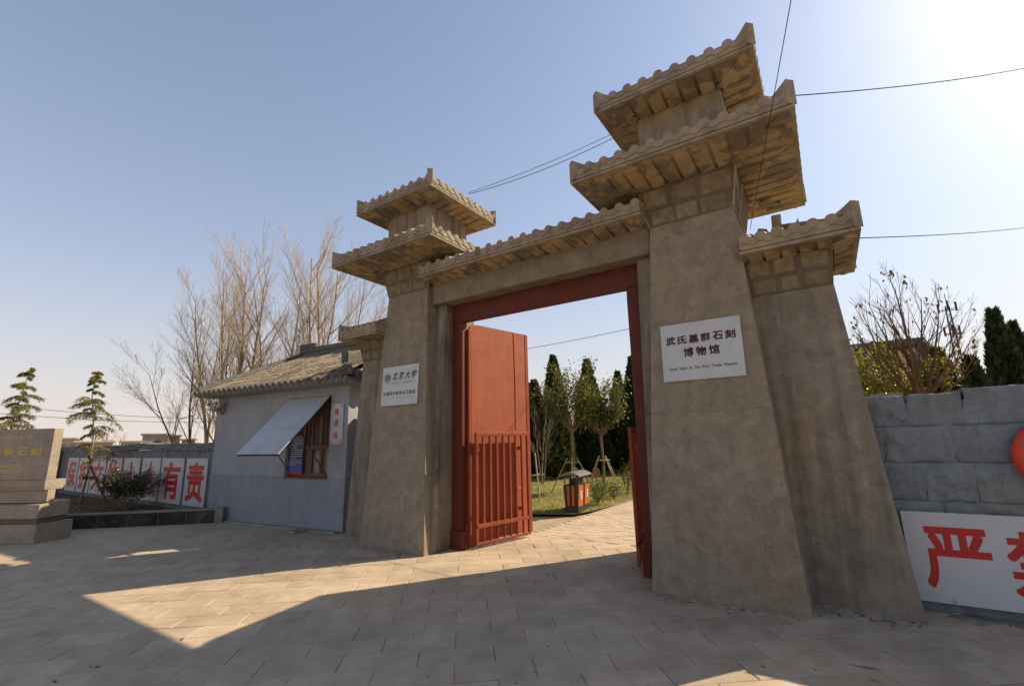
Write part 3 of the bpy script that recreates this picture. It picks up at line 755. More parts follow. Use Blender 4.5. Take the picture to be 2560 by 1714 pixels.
# roof: slopes
SL = .455; EZ, EY = 2.83, -.40; RY = 2.45; RZ = EZ+SL*(RY-EY)
def rz(y): return EZ+SL*(y-EY)
GXR = -7.5
mb = MB()
mb.add([(BL-.30,EY,EZ),(BR_+.40,EY,EZ),(BR_-.05,EY+.42,rz(EY+.42)),(GXR,EY+.62,rz(EY+.62)),(GXR,RY,RZ),(BL-.30,RY,RZ),
        (BL-.30,EY,EZ-.05),(BR_+.40,EY,EZ-.05)], [(0,1,2,3,4,5),(0,6,7,1)])
mb.add([(BL-.30,2*RY-EY,EZ),(GXR,2*RY-EY,EZ),(GXR,RY,RZ),(BL-.30,RY,RZ)], [(0,3,2,1)])
mb.add([(BR_+.40,EY,EZ),(BR_+.40,5.2,EZ),(GXR,5.2,EZ+.27),(GXR,EY+.62,EZ+.28)], [(0,1,2,3)])
roof = part('roof', mb, M_TILED, bt)
mb = MB(); mb.add([(GXR-.02,EY+.75,EZ+.2),(GXR-.02,RY,RZ-.02),(GXR-.02,4.2,EZ+.2)], [(0,2,1)]); mb.add([(BL-.2,EY+.3,EZ),(BL-.2,RY,RZ-.02),(BL-.2,5,EZ)], [(0,1,2)])
part('gable', mb, M_BOOTH, bt)
# barrel tiles, one by one
def tile_mesh(L, r0=.062, r1=.054, n=6):
    mb = MB(); vs = []
    for y, r in ((0,r0),(L,r1)):
        for k in range(n+1):
            a = pi*k/n; vs.append((cos(a)*r, y, sin(a)*r))
    fs = [tuple(reversed((k,k+1,n+2+k,n+1+k))) for k in range(n)]
    vs += [(cos(pi*k/n)*r0*.6, 0, sin(pi*k/n)*r0*.6) for k in range(n+1)]
    fs += [tuple(reversed((2*n+2+k,2*n+3+k,k+1,k))) for k in range(n)]
    mb.add(vs, fs); return mb.mesh('barrel_tile', M_TILE)
def end_mesh(L=.2, r=.064, n=8):
    mb = MB(); vs = []
    for y in (0,L):
        for k in range(n+1): a = pi*k/n; vs.append((cos(a)*r,y,sin(a)*r))
    mb.add(vs, [tuple(reversed((k,k+1,n+2+k,n+1+k))) for k in range(n)])
    mb.disc((0,.02,.0), r*1.03, (0,-1,0), .03, 14)
    return mb.mesh('eave_tile', M_TILED)
TLN = .315; tm = tile_mesh(TLN+.02); em = end_mesh(); ta = math.atan(SL); rg = random.Random(4)
pit = .192; nrow = int((BR_+.36-BL+.22)/pit); cnt = 0
pans = MB()
for i in range(nrow+1):
    x = BL-.20+i*pit
    ymax = RY if x < GXR-.1 else EY+(BR_+.40-x)*1.0
    link('eave_tile', em, roof, (x,EY-.03,EZ+.005-.03*SL), (ta,0,rg.uniform(-.02,.02)))
    y = EY+.12
    while y < ymax-.1 and cnt < 262:
        link('barrel_tile', tm, roof, (x+rg.uniform(-.006,.006),y,rz(y)+.004+rg.uniform(0,.006)), (ta+rg.uniform(-.02,.03),0,rg.uniform(-.025,.025)))
        y += TLN*cos(ta); cnt += 1
    for j in range(int((ymax-EY)/.16)):       # pan tiles between the rows, overlapping
        yy = EY+.0+j*.16; z0 = rz(yy)+.018; z1 = rz(yy+.17)+.004
        pans.add([(x+.03,yy,z0+.012),(x+pit/2,yy,z0),(x+pit-.03,yy,z0+.012),(x+.03,yy+.17,z1+.012),(x+pit/2,yy+.17,z1),(x+pit-.03,yy+.17,z1+.012),
                  (x+.03,yy,z0-.014),(x+pit/2,yy,z0-.026),(x+pit-.03,yy,z0-.014)], [(0,1,4,3),(1,2,5,4),(6,7,1,0),(7,8,2,1)])
    # pointed drip tile at the eave
    pans.add([(x+.035,EY-.015,EZ+.012),(x+pit/2,EY-.015,EZ-.004),(x+pit-.035,EY-.015,EZ+.012),(x+pit-.05,EY-.02,EZ-.05),(x+pit/2,EY-.022,EZ-.075),(x+.05,EY-.02,EZ-.05)], [(0,5,4,3,2,1)])
stuff(part('pan_tile', pans, M_TILE, roof))
for j in range(9):
    y = EY+.25+j*.2; z = EZ+.02
    link('eave_tile', em, roof, (BR_+.42,y,z), (ta*.9,0,pi/2))
    link('barrel_tile', tm, roof, (BR_+.24,y,z+.07), (ta*.9,0,pi/2))
# rakes and ridges: stacked courses
def ridge_line(pts, w_, h_, nm='ridge'):
    mb = MB()
    for a, b in zip(pts[:-1], pts[1:]):
        a, b = Vector(a), Vector(b); d = (b-a); L = d.length; d.normalize(); s_ = d.cross(Vector((0,0,1))).normalized()
        for (ww, z0, z1) in ((w_, 0, h_*.45), (w_*1.35, h_*.451, h_*.6), (w_*.9, h_*.601, h_)):
            lo = [a-s_*ww/2+Vector((0,0,z0)), a+s_*ww/2+Vector((0,0,z0)), b+s_*ww/2+Vector((0,0,z0)), b-s_*ww/2+Vector((0,0,z0))]
            hi = [v+Vector((0,0,z1-z0)) for v in lo]
            mb.add(lo+hi, [(0,1,2,3),(7,6,5,4),(0,4,5,1),(1,5,6,2),(2,6,7,3),(3,7,4,0)])
    return part(nm, mb, M_TILED, roof)
ridge_line([(BL-.26,EY+.02,EZ+.0),(BL-.26,RY,RZ)], .16, .15, 'rake_ridge')
ridge_line([(BL-.3,RY,RZ),(GXR+.02,RY,RZ)], .20, .24, 'main_ridge')
ridge_line([(GXR+.02,EY+.62,rz(EY+.62)),(GXR+.02,RY,RZ)], .16, .17, 'rake_ridge')
ridge_line([(BR_+.36,EY+.03,EZ+.05),(GXR,EY+.62,rz(EY+.62))], .13, .15, 'hip_ridge')
mb = MB(); mb.bbox(BL-.36,BL+.30,RY-.11,RY+.11,RZ+.1,RZ+.36,.02); part('ridge_ornament', mb, M_TILED, roof)
mb = MB(); mb.bbox(GXR-.06,GXR+.13,EY+.50,EY+.76,rz(EY+.62)+.12,rz(EY+.62)+.36,.03); part('ridge_ornament', mb, M_TILED, roof)
# window: frame, posts, panes, lattice
wn = MB()
for b in ((WL,WR,.10,.18,WZ0,WZ0+.07),(WL,WR,.10,.18,WZ1-.07,WZ1),(WL,WL+.06,.1001,.1799,WZ0+.07,WZ1-.07),(WR-.06,WR,.1001,.1799,WZ0+.07,WZ1-.07),(WL+.06,WR-.06,.1002,.1798,1.52,1.60)): wn.box(*b)
win = part('window', wn, M_WOODRED, bt)
for x in (-8.50,-8.27,-7.98):
    mb = MB(); mb.box(x-.03,x+.03,.105,.175,WZ0+.0705,1.5195); part('mullion', mb, M_WOODRED, win)
    mb = MB(); mb.box(x-.02,x+.02,.105,.175,1.6005,WZ1-.0705); part('mullion', mb, M_WOODRED, win)
for x in (-8.72,-8.62,-8.38,-8.12,-7.86,-7.76):
    mb = MB(); mb.box(x-.012,x+.012,.11,.13,1.6006,WZ1-.0706); part('lattice_bar', mb, M_WOODRED, win)
for x0, x1 in ((WL+.06,-8.53),(-8.47,-8.30),(-8.24,-8.01),(-7.95,WR-.06)):
    mb = MB(); mb.box(x0,x1,.138,.142,WZ0+.0702,1.5198); part('pane', mb, M_GLASS, win)
mb = MB(); mb.box(WL+.06,WR-.06,.138,.142,1.6003,WZ1-.0703); part('pane', mb, M_GLASS, win)
mb = MB()
for x0, x1, z0, z1 in ((-8.44,-8.16,1.04,1.5),(-7.95,-7.72,1.04,1.5),(-8.22,-8.08,1.62,2.2)):
    n = 12
    for k in range(n):
        xa = x0+(x1-x0)*k/n; xb = x0+(x1-x0)*(k+1)/n; ya = .22+.012*sin(k*2.1); yb = .22+.012*sin(k*2.1+2.1)
        mb.quad((xa,ya,z0),(xb,yb,z0),(xb,yb,z1),(xa,ya,z1))
part('curtain', mb, M_CURTAIN, win)
mb = MB(); mb.box(WL,WR,-.012,.0995,WZ0-.03,WZ0-.001); part('sill', mb, M_WOODRED, win)
# top-hung flap propped open
fl = MB(); A = Vector((0,-.012,2.545)); B = Vector((0,-1.05,1.45)); d = (B-A); n_ = Vector((0,d.z,-d.y)).normalized()*.02
for t0, t1 in ((0,.585),(.589,1)):
    p, q = A+d*t0, A+d*t1
    lo = [p+n_, q+n_]; 
    def V(x, v): return Vector((x, v.y, v.z))
    x0, x1 = -8.90, -7.665
    fl.add([V(x0,p),V(x1,p),V(x1,q),V(x0,q),V(x0,p+n_),V(x1,p+n_),V(x1,q+n_),V(x0,q+n_)], [(0,1,2,3),(7,6,5,4),(0,4,5,1),(1,5,6,2),(2,6,7,3),(3,7,4,0)])
flap = part('window_flap', fl, M_FLAP, bt); bevel(flap, .003, 1)
mb = MB()
for x in (-8.88,-7.685): mb.tube([V(x,A-n_*.6),V(x,B-n_*.6)], .016, 4)
mb.tube([V(-8.88,B-n_*.6),V(-7.685,B-n_*.6)], .016, 4); part('flap_frame', mb, M_DARK, flap)
for x, xs in ((-8.80,-8.70),(-7.70,-7.68)):
    mb = MB(); mb.tube([(x,-.63,1.865),(xs,.03,.985)], .009, 6); part('prop_rod', mb, M_DARK, flap)
# threshold apron at its foot
mb = MB(); mb.box(-10.6,-7.2,-.13,-.003,.0,.035); mb.box(-8.15,-7.95,-.40,-.135,.0,.05); part('kerb_step', mb, M_CONC, bt)

def on_booth(x, y, z): return tuple(Vector((cos(BA),sin(BA),0))*x+BN*(6.4711+y)+Vector((0,0,z)))
sg = thing('ticket_sign', 'narrow white vertical sign with three red characters beside the booth window', 'sign', on_booth(-7.435,-.0,1.995), BA)
mb = MB(); mb.box(-.175,.175,-.024,-.002,-.395,.395); bevel(part('board', mb, M_WHITE, sg), .004)
for i, c in enumerate('售票处'): write(sg, c, 0, .235-i*.225, .125, .125, M_REDINK, y=-.0245, bold=.018)
for sx in (-1,1):
    for sz in (-1,1):
        mb = MB(); mb.tube([(sx*.15,-.0245,sz*.30),(sx*.15,-.0245,sz*.37),(sx*.085,-.0245,sz*.37)], .006, 4); mb.tube([(sx*.15,-.0245,sz*.33),(sx*.115,-.0245,sz*.335),(sx*.11,-.0245,sz*.37)], .005, 4)
        part('corner_mark', mb, M_REDINK, sg)
nb = thing('notice_board', 'navy blue notice panel with rows of pale writing leaning inside the ticket window', 'notice board', on_booth(-8.70,.075,1.02), BA)
nb.rotation_euler = (-.03,0,BA)
mb = MB(); mb.box(-.225,.225,-.012,.0,.26,.78); part('panel', mb, M_NAVY, nb)
mb = MB(); mb.box(-.225,.225,-.012,.0,.06,.2595); part('lower_panel', mb, M_BLUE, nb)
mb = MB(); mb.box(-.225,.225,-.013,.0,.0,.0595); part('red_band', mb, M_REDINK, nb)
rg = random.Random(2); mb = MB(); mb2 = MB()
for i in range(9): x = -.13+i*.032; mb2.box(x,x+.024,-.0135,-.0125,.725,.757)
for k in range(13):
    z = .69-k*.042; x = -.19; end = rg.choice((.19,.19,.15,.02)); mb = MB()
    while x < end:
        l = rg.uniform(.014,.024); mb.box(x,min(x+l,end),-.0135,-.0125,z,z+.014); x += l+.008
    part('writing_row', mb, M_WHITE, nb)
part('title', mb2, M_REDINK, nb)
for i, (dx, dy) in enumerate(((.0,.0),(.30,.02))):
    cm = thing('security_camera', ['boxy white security camera at the outer end of the bracket under the booth eave','boxy white security camera nearer the booth wall under the eave'][i], 'security camera', on_booth(-11.55+dx,-.17+dy,2.58), BA+.9-.25*i, 'security cameras under the booth eave')
    mb = MB(); mb.bbox(-.055,.055,-.13,.15,-.045,.045,.01); part('housing', mb, M_CAMW, cm)
    mb = MB(); mb.disc((0,-.13,0), .03, (0,-1,0), .012, 14); part('lens', mb, M_DARK, cm)
    mb = MB(); mb.box(-.065,.065,-.17,.15,.048,.056); part('sun_shade', mb, M_CAMW, cm)
    mb = MB(); mb.tube([(0,.05,-.045),(0,.05,-.085),(.02,.16,-.10)], .014, 6); part('mount', mb, M_CAMW, cm)
br = thing('camera_bracket', 'short grey metal bracket holding two cameras on the booth corner', 'bracket', on_booth(-11.4,-.0,2.47), BA)
mb = MB(); mb.box(-.30,.22,-.22,-.0,.0,.015); part('shelf', mb, M_CONC, br)
mb = MB(); mb.tube([(.1,-.005,-.1),(.12,-.12,-.01)], .012, 6); mb.tube([(.18,-.005,.0),(.2,-.05,-.08),(.1,-.04,-.14),(.0,-.02,-.1)], .005, 5); part('brace', mb, M_DARK, br)

lk = thing('link_wall', 'short grey wall closing the gap between ticket booth and side tower', 'wall', (-7.5, 6.1, 0))
mb = MB(); mb.box(-.135,.22,.0,.18,0,2.16); part('wall_body', mb, M_BOOTH, lk)
mb = MB(); mb.box(-.135,.22,-.02,.20,2.162,2.20); part('coping', mb, M_CONC, lk)

# ------------------------------------------------------------------ left wall with brick coping and character panels
YW = 5.7
lw = thing('boundary_wall', 'long grey plastered wall with wavy brick coping left of the ticket booth', 'wall', (-12.1, YW, 0))
mb = MB(); mb.box(-12.6,-.02,.01,.30,-.05,1.555); part('wall_body', mb, M_GREYW, lw)
bm = MB().bbox(-.118,.118,-.035,.33,0,.056,.006).mesh('coping_brick', M_BRICKG)
rg = random.Random(11)
for c in range(3):
    for i in range(51):
        x = -.14-i*.247-(.12 if c % 2 else 0)
        wv = .018*sin(x*.9)+.012*sin(x*2.3+1)
        link('coping_brick', bm, lw, (x, rg.uniform(-.012,.012)-.012*c, 1.557+c*.060+wv), (rg.uniform(-.03,.03),rg.uniform(-.03,.03),rg.uniform(-.03,.03)))
edges = [(-13.99,-12.84),(-15.48,-14.14),(-16.83,-15.59),(-18.26,-17.02),(-19.66,-18.43),(-21.08,-19.80),(-22.42,-21.20),(-23.7,-22.55)]
for i, c in enumerate('责有人人物文护保'):
    x0, x1 = edges[i]
    nm = {'责':'white wall panel with red character for duty, nearest to the booth','有':'white wall panel with red character second from the booth, right of the bush',
          '文':'white wall panel with red character crossed by the leaning stake','物':'white wall panel with red character just left of the bush',
          '护':'white wall panel with red character behind the young cedar trunk','保':'leftmost white wall panel with red character, beside the monument'}.get(c, '')
    if i == 2: nm = 'white wall panel behind the right half of the bush, third from the booth'
    if i == 3: nm = 'white wall panel behind the left half of the bush, fourth from the booth'
    p = thing('slogan_panel', nm, 'sign', ((x0+x1)/2, YW, .755), 0, 'slogan panels on the left wall')
    hw = (x1-x0)/2
    mb = MB(); mb.box(-hw,hw,-.035,-.003,-.58,.58); bevel(part('board', mb, M_WHITE, p), .004)
    write(p, c, 0, 0, 1.0*hw*1.62, .95, M_REDINK, y=-.0355, bold=.027)
    for sx in (-.8,.8): 
        mb = MB(); mb.box(sx*hw-.02,sx*hw+.02,-.04,-.002,.581,.60); part('clip', mb, M_STEEL, p)
ep = thing('wall_pier', 'dark grey concrete pier with pale cap ending the left wall', 'pier', (-24.9, YW, 0))
mb = MB(); mb.box(-.45,.15,-.25,.3,0,1.72); part('pier_body', mb, M_MORTAR, ep)
mb = MB(); mb.box(-.5,.2,-.3,.35,1.722,1.85); part('pier_cap', mb, M_CONC, ep)

# ------------------------------------------------------------------ planter
pk_a, pk_b = Vector((-11.25,5.36,0)), Vector((-17.8,-.9,0)); dk = (pk_b-pk_a); LK = dk.length; dk.normalize(); nk = Vector((-dk.y,dk.x,0))  # nk points to the plaza? fixed below
if nk.dot(Vector((0,0,0))-pk_a) < 0: nk = -nk
pln = thing('planter_kerb', 'low planter kerb of dark rough stone blocks with a pale top in front of the wall', 'kerb', tuple(pk_a), atan2(dk.y, dk.x))
sgn_ = 1 if Vector((-sin(atan2(dk.y,dk.x)),cos(atan2(dk.y,dk.x)),0)).dot(nk) > 0 else -1
i = 0; x = .14; rg = random.Random(6)
while x < LK:
    l = rg.uniform(.53,.58); mb = MB()
    nx, nz = 6, 4; vs = []; 
    for kz in range(nz+1):
        for kx in range(nx+1):
            e = 0 if kx in (0,nx) or kz in (0,nz) else rg.uniform(.0,.03)
            vs.append((x+(l-.012)*kx/nx, sgn_*(0+e), .255*kz/nz))
    fs = [(kz*(nx+1)+kx, kz*(nx+1)+kx+1, (kz+1)*(nx+1)+kx+1, (kz+1)*(nx+1)+kx) for kz in range(nz) for kx in range(nx)]
    mb.add(vs, fs); yb = sorted((-sgn_*.001,-sgn_*.15)); mb.box(x,x+l-.012,yb[0],yb[1],0,.255)
    part('kerb_stone', mb, M_KERB, pln)
    mb = MB(); yc = sorted((sgn_*.018,-sgn_*.16)); mb.box(x-.004,x+l-.009,yc[0],yc[1],.257,.295); bevel(part('kerb_cap', mb, M_CAP, pln), .005, 1)
    mb = MB(); ym = sorted((-sgn_*.004,-sgn_*.14)); mb.box(x+l-.0125,x+l+.0005,ym[0],ym[1],0,.252); part('mortar_joint', mb, M_CAP, pln)
    x += l
mb = MB(); yc = sorted((sgn_*.03,-sgn_*.17)); mb.box(-.03,.136,yc[0],yc[1],0,.31); bevel(part('end_post', mb, M_CAP, pln), .008)
a, b = pk_a-nk*.12, pk_b-nk*.12
struct('planter_soil', MB().add([(a.x,a.y,.06),(b.x,b.y,.06),(-30,-.9,.06),(-30,YW+.01,.06),(a.x,YW+.01,.06)], [(0,4,3,2,1)]), M_SOIL)
mb = MB(); rg = random.Random(9)
for _ in range(5200):
    x = rg.uniform(-21,-11.6); y = rg.uniform(-.5,5.6)
    p = Vector((x,y,0)); 
    if (p-pk_a).dot(nk) > -.2: continue
    r = rg.uniform(.015,.04); a = rg.uniform(0,6.28); z = .062+rg.uniform(0,.035); t = rg.uniform(-.6,.6)
    mb.add([(x+r*cos(a),y+r*sin(a),z+r*t),(x+r*.6*cos(a+1.6),y+r*.6*sin(a+1.6),z+.008),(x-r*cos(a),y-r*sin(a),z-r*t*.4+.006),(x+r*.6*cos(a-1.6),y+r*.6*sin(a-1.6),z+.004)], [(0,1,2,3)])
lt = part('leaf_litter', mb, M_LITTER); stuff(lt)

# ------------------------------------------------------------------ monument at the left edge
mu = Vector((-.87,-.493,0)); mw = Vector((-.493,.87,0)); MC = Vector((-11.97,2.585,0))
mn = thing('stone_monument', 'granite monument with gold carved characters on a stepped base at left edge', 'monument', tuple(MC), atan2(mw.y,mw.x)-pi/2)
# local +y = mw (depth), local -x = along the front to the left
WM = 2.3
def mblock(nm, f, r, b, z0, z1, cham=.0):
    mb = MB(); mb.box(-WM-r,r,-f,b,z0,z1); return bevel(part(nm, mb, M_GRANITE, mn), .008)
mblock('base_block', .06, .05, .60, 0, .325)
mb = MB(); mb.box(-WM+.02,.0,-.02,.50,.3255,.42); part('dark_course', mb, M_MORTAR, mn)
mb = MB(); mb.hexa([(-WM,-.05,.4205),(.03,-.05,.4205),(.03,.50,.4205),(-WM,.50,.4205)], [(-WM,-.05,.66),(.03,-.05,.66),(.03,.50,.70),(-WM,.50,.70)]); bevel(part('plinth', mb, M_GRANITE, mn), .01)
mblock('neck_block', -.08, -.0, .22, .695, .905)
mb = MB(); mb.hexa([(-WM,.02,.9055),(0,.02,.9055),(0,.33,.9055),(-WM,.33,.9055)], [(-WM,-.005,.97),(.008,-.005,.97),(.008,.37,.97),(-WM,.37,.97)]); mb.box(-WM,.0082,-.0052,.3702,.9702,1.085); bevel(part('cornice', mb, M_GRANITE, mn), .006)
mblock('inscribed_slab', -.012, -.0, .185, 1.0855, 2.01)
FY = .0118
for i, c in enumerate('武氏墓群石刻'): write(mn, c, -1.65+i*.27, 1.60, .20, .15, M_GOLD, y=FY, bold=.022)
write(mn, '全国重点文物保护单位', -1.15, 1.86, 1.45, .065, M_GOLD, y=FY)
write(mn, '中华人民共和国国务院', -1.1, 1.35, 1.1, .07, M_GOLD, y=FY)
write(mn, '一九六一年三月四日公布', -1.1, 1.25, 1.15, .07, M_GOLD, y=FY)

# ------------------------------------------------------------------ right wall, its sign and disc
rw = thing('stone_wall', 'blue-grey painted wall of large rough stones right of the gate', 'wall', (0, 6.04, 0))
mb = MB(); mb.box(.30,9,.03,.42,-.02,1.885); part('wall_core', mb, M_BLUEW, rw)
rg = random.Random(21); zr = [-.02,.26,.60,.955,1.31,1.655,1.95]
from mathutils import noise as mn
big = MB()
for r in range(6):
    x = .28-rg.uniform(0,.25)
    while x < 9:
        l = rg.uniform(.34,.66); nx, nz = 26, 17; z0, z1 = zr[r], zr[r+1]
        if r == 5: z1 = z1+rg.uniform(-.02,.02)+(.03 if x > 1 else 0)
        far = x > 3.2; mb = big if far else MB(); vs = []
        if far: nx, nz = 6, 4
        sk = [rg.uniform(-.09,.09) for _ in range(2)]; bulge = rg.uniform(.006,.012)
        for kz in range(nz+1):
            for kx in range(nx+1):
                fx, fz = kx/nx, kz/nz
                edge = min(1, min(fx,1-fx)*16*l/.5, min(fz,1-fz)*11)
                q = Vector((x+l*fx, r*3.1, z0+(z1-z0)*fz))
                wob = mn.noise(q*4)*.020+mn.noise(q*10)*.018+abs(mn.noise(q*23))*.016+mn.noise(q*50)*.006
                y = -bulge*(1-(1-edge)**2)-wob*(.3+.7*edge)+rg.uniform(-.0025,.0025)
                ex = mn.noise(Vector((x*3.7, q.z*6, r)))*.02
                vs.append((x+.001+(l-.002)*fx+(sk[0]*(1-fx)+sk[1]*fx)*(fz-.5)*.6+ex*(1 if kx in (0,nx) else .3), y+.02, z0+.001+(z1-z0-.002)*fz+mn.noise(Vector((q.x*6, r*2., fz)))*.012))
        b0 = len(vs)
        for (kx,kz) in ((0,0),(nx,0),(nx,nz),(0,nz)):
            p = vs[kz*(nx+1)+kx]; vs.append((p[0], .42 if r == 5 else .10, p[2]))
        fs = [(kz*(nx+1)+kx, kz*(nx+1)+kx+1, (kz+1)*(nx+1)+kx+1, (kz+1)*(nx+1)+kx) for kz in range(nz) for kx in range(nx)]
        fs.append(tuple([kz*(nx+1) for kz in range(nz,-1,-1)]+[b0,b0+3]))
        fs.append(tuple([kz*(nx+1)+nx for kz in range(nz+1)]+[b0+2,b0+1]))
        fs.append(tuple([kx for kx in range(0,nx+1)][::-1]+[b0,b0+1]))
        fs.append(tuple([nz*(nx+1)+kx for kx in range(0,nx+1)]+[b0+2,b0+3]))
        mb.add(vs, fs)
        if not far: part('wall_stone', mb, M_BLUEW, rw, smooth=True)
        x += l
stuff(part('wall_stone', big, M_BLUEW, rw))
for i, (x, l, lab) in enumerate(((.45,.10,'short loose pale brick on the wall top, next to the side tower'),(.575,.17,'longer loose pale brick on the wall top'))):
    mb = MB(); mb.bbox(-l/2,l/2,-.055,.055,0,.055,.005); o = part('loose_brick', mb, M_CONC, None, loc=(x,6.17,1.937), rot=(0,0,.05-.1*i)); tag(o, lab, 'brick', 'loose bricks on the wall')
ns = thing('warning_sign', 'large white warning sign with red characters on the blue-grey wall', 'sign', (.46, 5.985, .475))
mb = MB(); mb.box(0,2.6,-.025,.0,-.39,.39); bevel(part('board', mb, M_WHITE, ns), .003)
for i, c in enumerate('严禁'): write(ns, c, .345+i*.565, .0, .47, .53, M_REDINK, y=-.0255, bold=.02)
for x in (.27,1.3):
    for z in (-.365,.365):
        mb = MB(); mb.disc((x,-.025,z), .013, (0,-1,0), .006, 12); part('bolt', mb, M_STEEL, ns)
dk_ = MB(); R = .33; ring = []
vs = [(0,-.13,0)]; fs = []
for j in range(1,9):
    a = j/8; 
    for k in range(40): t = 2*pi*k/40; vs.append((R*sin(a*pi/2)*cos(t), -.02-.11*cos(a*pi/2), R*sin(a*pi/2)*sin(t)))
for k in range(40): fs.append((0,1+k,1+(k+1)%40)[::-1])
for j in range(7):
    for k in range(40): b = 1+j*40; fs.append((b+k,b+40+k,b+40+(k+1)%40,b+(k+1)%40)[::-1])
dk_.add(vs, fs)
o = part('red_disc', dk_, M_LANT, None, True, loc=(1.635, 5.985, 1.36)); tag(o, 'round domed red disc fixed on the blue-grey wall, cut off by the frame', 'disc sign')

# ------------------------------------------------------------------ vegetation builders
def branch_tree(rg, trunk_pts, r0, spec, mbs, gravity=0., tmn=.002):
    """spec: list of levels (count, length ratio, spread, radius ratio, bend)"""
    def grow(base_pts, base_r, lvl):
        if lvl >= len(spec): return
        cnt, lr, spread, rr, bend, tmin = spec[lvl]
        L0 = sum((Vector(b)-Vector(a)).length for a, b in zip(base_pts[:-1], base_pts[1:]))
        for c in range(cnt):
            t = tmin+(1-tmin)*((c+rg.random())/cnt); t = min(t, .999)
            k = t*(len(base_pts)-1); i = int(k); f = k-i
            p = Vector(base_pts[i]).lerp(Vector(base_pts[i+1]), f); d = (Vector(base_pts[i+1])-Vector(base_pts[i])).normalized()
            ax = d.orthogonal().normalized(); ax.rotate(Matrix.Rotation(rg.uniform(0,2*pi),3,d)) 
            nd = d.copy(); nd.rotate(Matrix.Rotation(rg.uniform(spread*.5,spread*1.2),3,ax))
            L = L0*lr*(1.15-.6*t)*rg.uniform(.7,1.2); r = max(tmn, base_r*(1-t*.7)*rr)
            n = 4 if lvl < len(spec)-1 else 3; pts = [p]; 
            for s in range(n):
                nd = (nd+Vector((rg.uniform(-1,1),rg.uniform(-1,1),rg.uniform(-1,1)))*bend*.35+Vector((0,0,gravity+bend*.5*(1 if lvl < 2 else .6)))).normalized()
                pts.append(pts[-1]+nd*(L/n))
            mbs[min(lvl, len(mbs)-1)].tube(pts, [max(tmn*.7, r*(1-.78*s/n)) for s in range(n+1)], 4 if lvl < 1 else 3, False)
            grow(pts, r, lvl+1)
    grow(trunk_pts, r0, 0)
def bare_tree(name, label, loc, group, seed, stems, spec, bark, twig, gravity=0., spread=.5, tmn=.0022):
    rg = random.Random(seed); t = thing(name, label, 'tree', loc, 0, group)
    tr = MB(); br_ = MB(); tw = MB()
    for (h, lean, az, r) in stems:
        pts = []; p = Vector((rg.uniform(-.25,.25)*spread, rg.uniform(-.25,.25)*spread, -.1)); d = Vector((sin(lean)*cos(az), sin(lean)*sin(az), cos(lean)))
        n = 7
        for s in range(n+1):
            pts.append(p.copy()); d = (d+Vector((rg.uniform(-.08,.08),rg.uniform(-.08,.08),.06))).normalized(); p = p+d*(h/n)
        tr.tube(pts, [r*(1-.85*s/n) for s in range(n+1)], 6, False)
        branch_tree(rg, pts, r, spec, [br_, tw], gravity, tmn)
    part('trunk', tr, bark, t, True); stuff(part('branches', br_, bark, t)); stuff(part('twigs', tw, twig, t))
    return t
WSPEC = [(11,.44,.62,.46,.26,.16),(9,.5,.6,.45,.26,.12),(8,.5,.5,.55,.3,.1)]
bare_tree('bare_willow', 'bare winter willow with pale upswept twigs behind the middle of the booth roof', (-21.0,10.3,0), 'bare willows behind the booth', 31,
    [(8.6,.30,2.6,.10),(9.4,.12,2.9,.12),(9.2,.08,.8,.11),(8.4,.22,4.3,.09)], WSPEC, M_BARK, M_BARKT, tmn=.0042)
bare_tree('bare_willow', 'tallest bare winter willow with pale twigs left of the gate tower', (-19.9,13.1,0), 'bare willows behind the booth', 32,
    [(10.6,.10,2.2,.13),(10.2,.16,5.2,.12),(9.6,.22,.9,.10),(10.4,.05,3.5,.11)], WSPEC, M_BARK, M_BARKT, tmn=.0042)
bare_tree('bare_willow', 'sparse bare willow leaning left over the booth eave', (-22.0,9.2,0), 'bare willows behind the booth', 33,
    [(5.8,.24,3.6,.075),(5.2,.34,4.0,.055)], [(9,.5,.6,.42,.26,.2),(8,.5,.65,.45,.28,.15),(7,.5,.7,.5,.3,.12)], M_BARKB, M_BARKT, -.03, tmn=.004)
bare_tree('bare_willow', 'slim bare willow showing just left of the gate tower shaft', (-17.6,15.0,0), 'bare willows behind the booth', 34,
    [(8.4,.12,.5,.07),(7.6,.1,3.9,.06)], WSPEC, M_BARK, M_BARKT, tmn=.0042)

bare_tree('bare_willow', 'bare willow filling the gap between the two tallest willows', (-20.6,11.7,0), 'bare willows behind the booth', 35,
    [(9.8,.14,2.4,.10),(9.0,.2,5.4,.09),(9.6,.06,1.0,.10),(8.0,.3,2.0,.08)], WSPEC, M_BARK, M_BARKT, tmn=.0042)
bare_tree('bare_willow', 'low spreading bare willow behind the left end of the booth roof', (-21.4,9.6,0), 'bare willows behind the booth', 36,
    [(7.2,.35,3.2,.08),(8.0,.16,3.9,.09),(7.0,.1,1.0,.08)], WSPEC, M_BARK, M_BARKT, tmn=.0042)

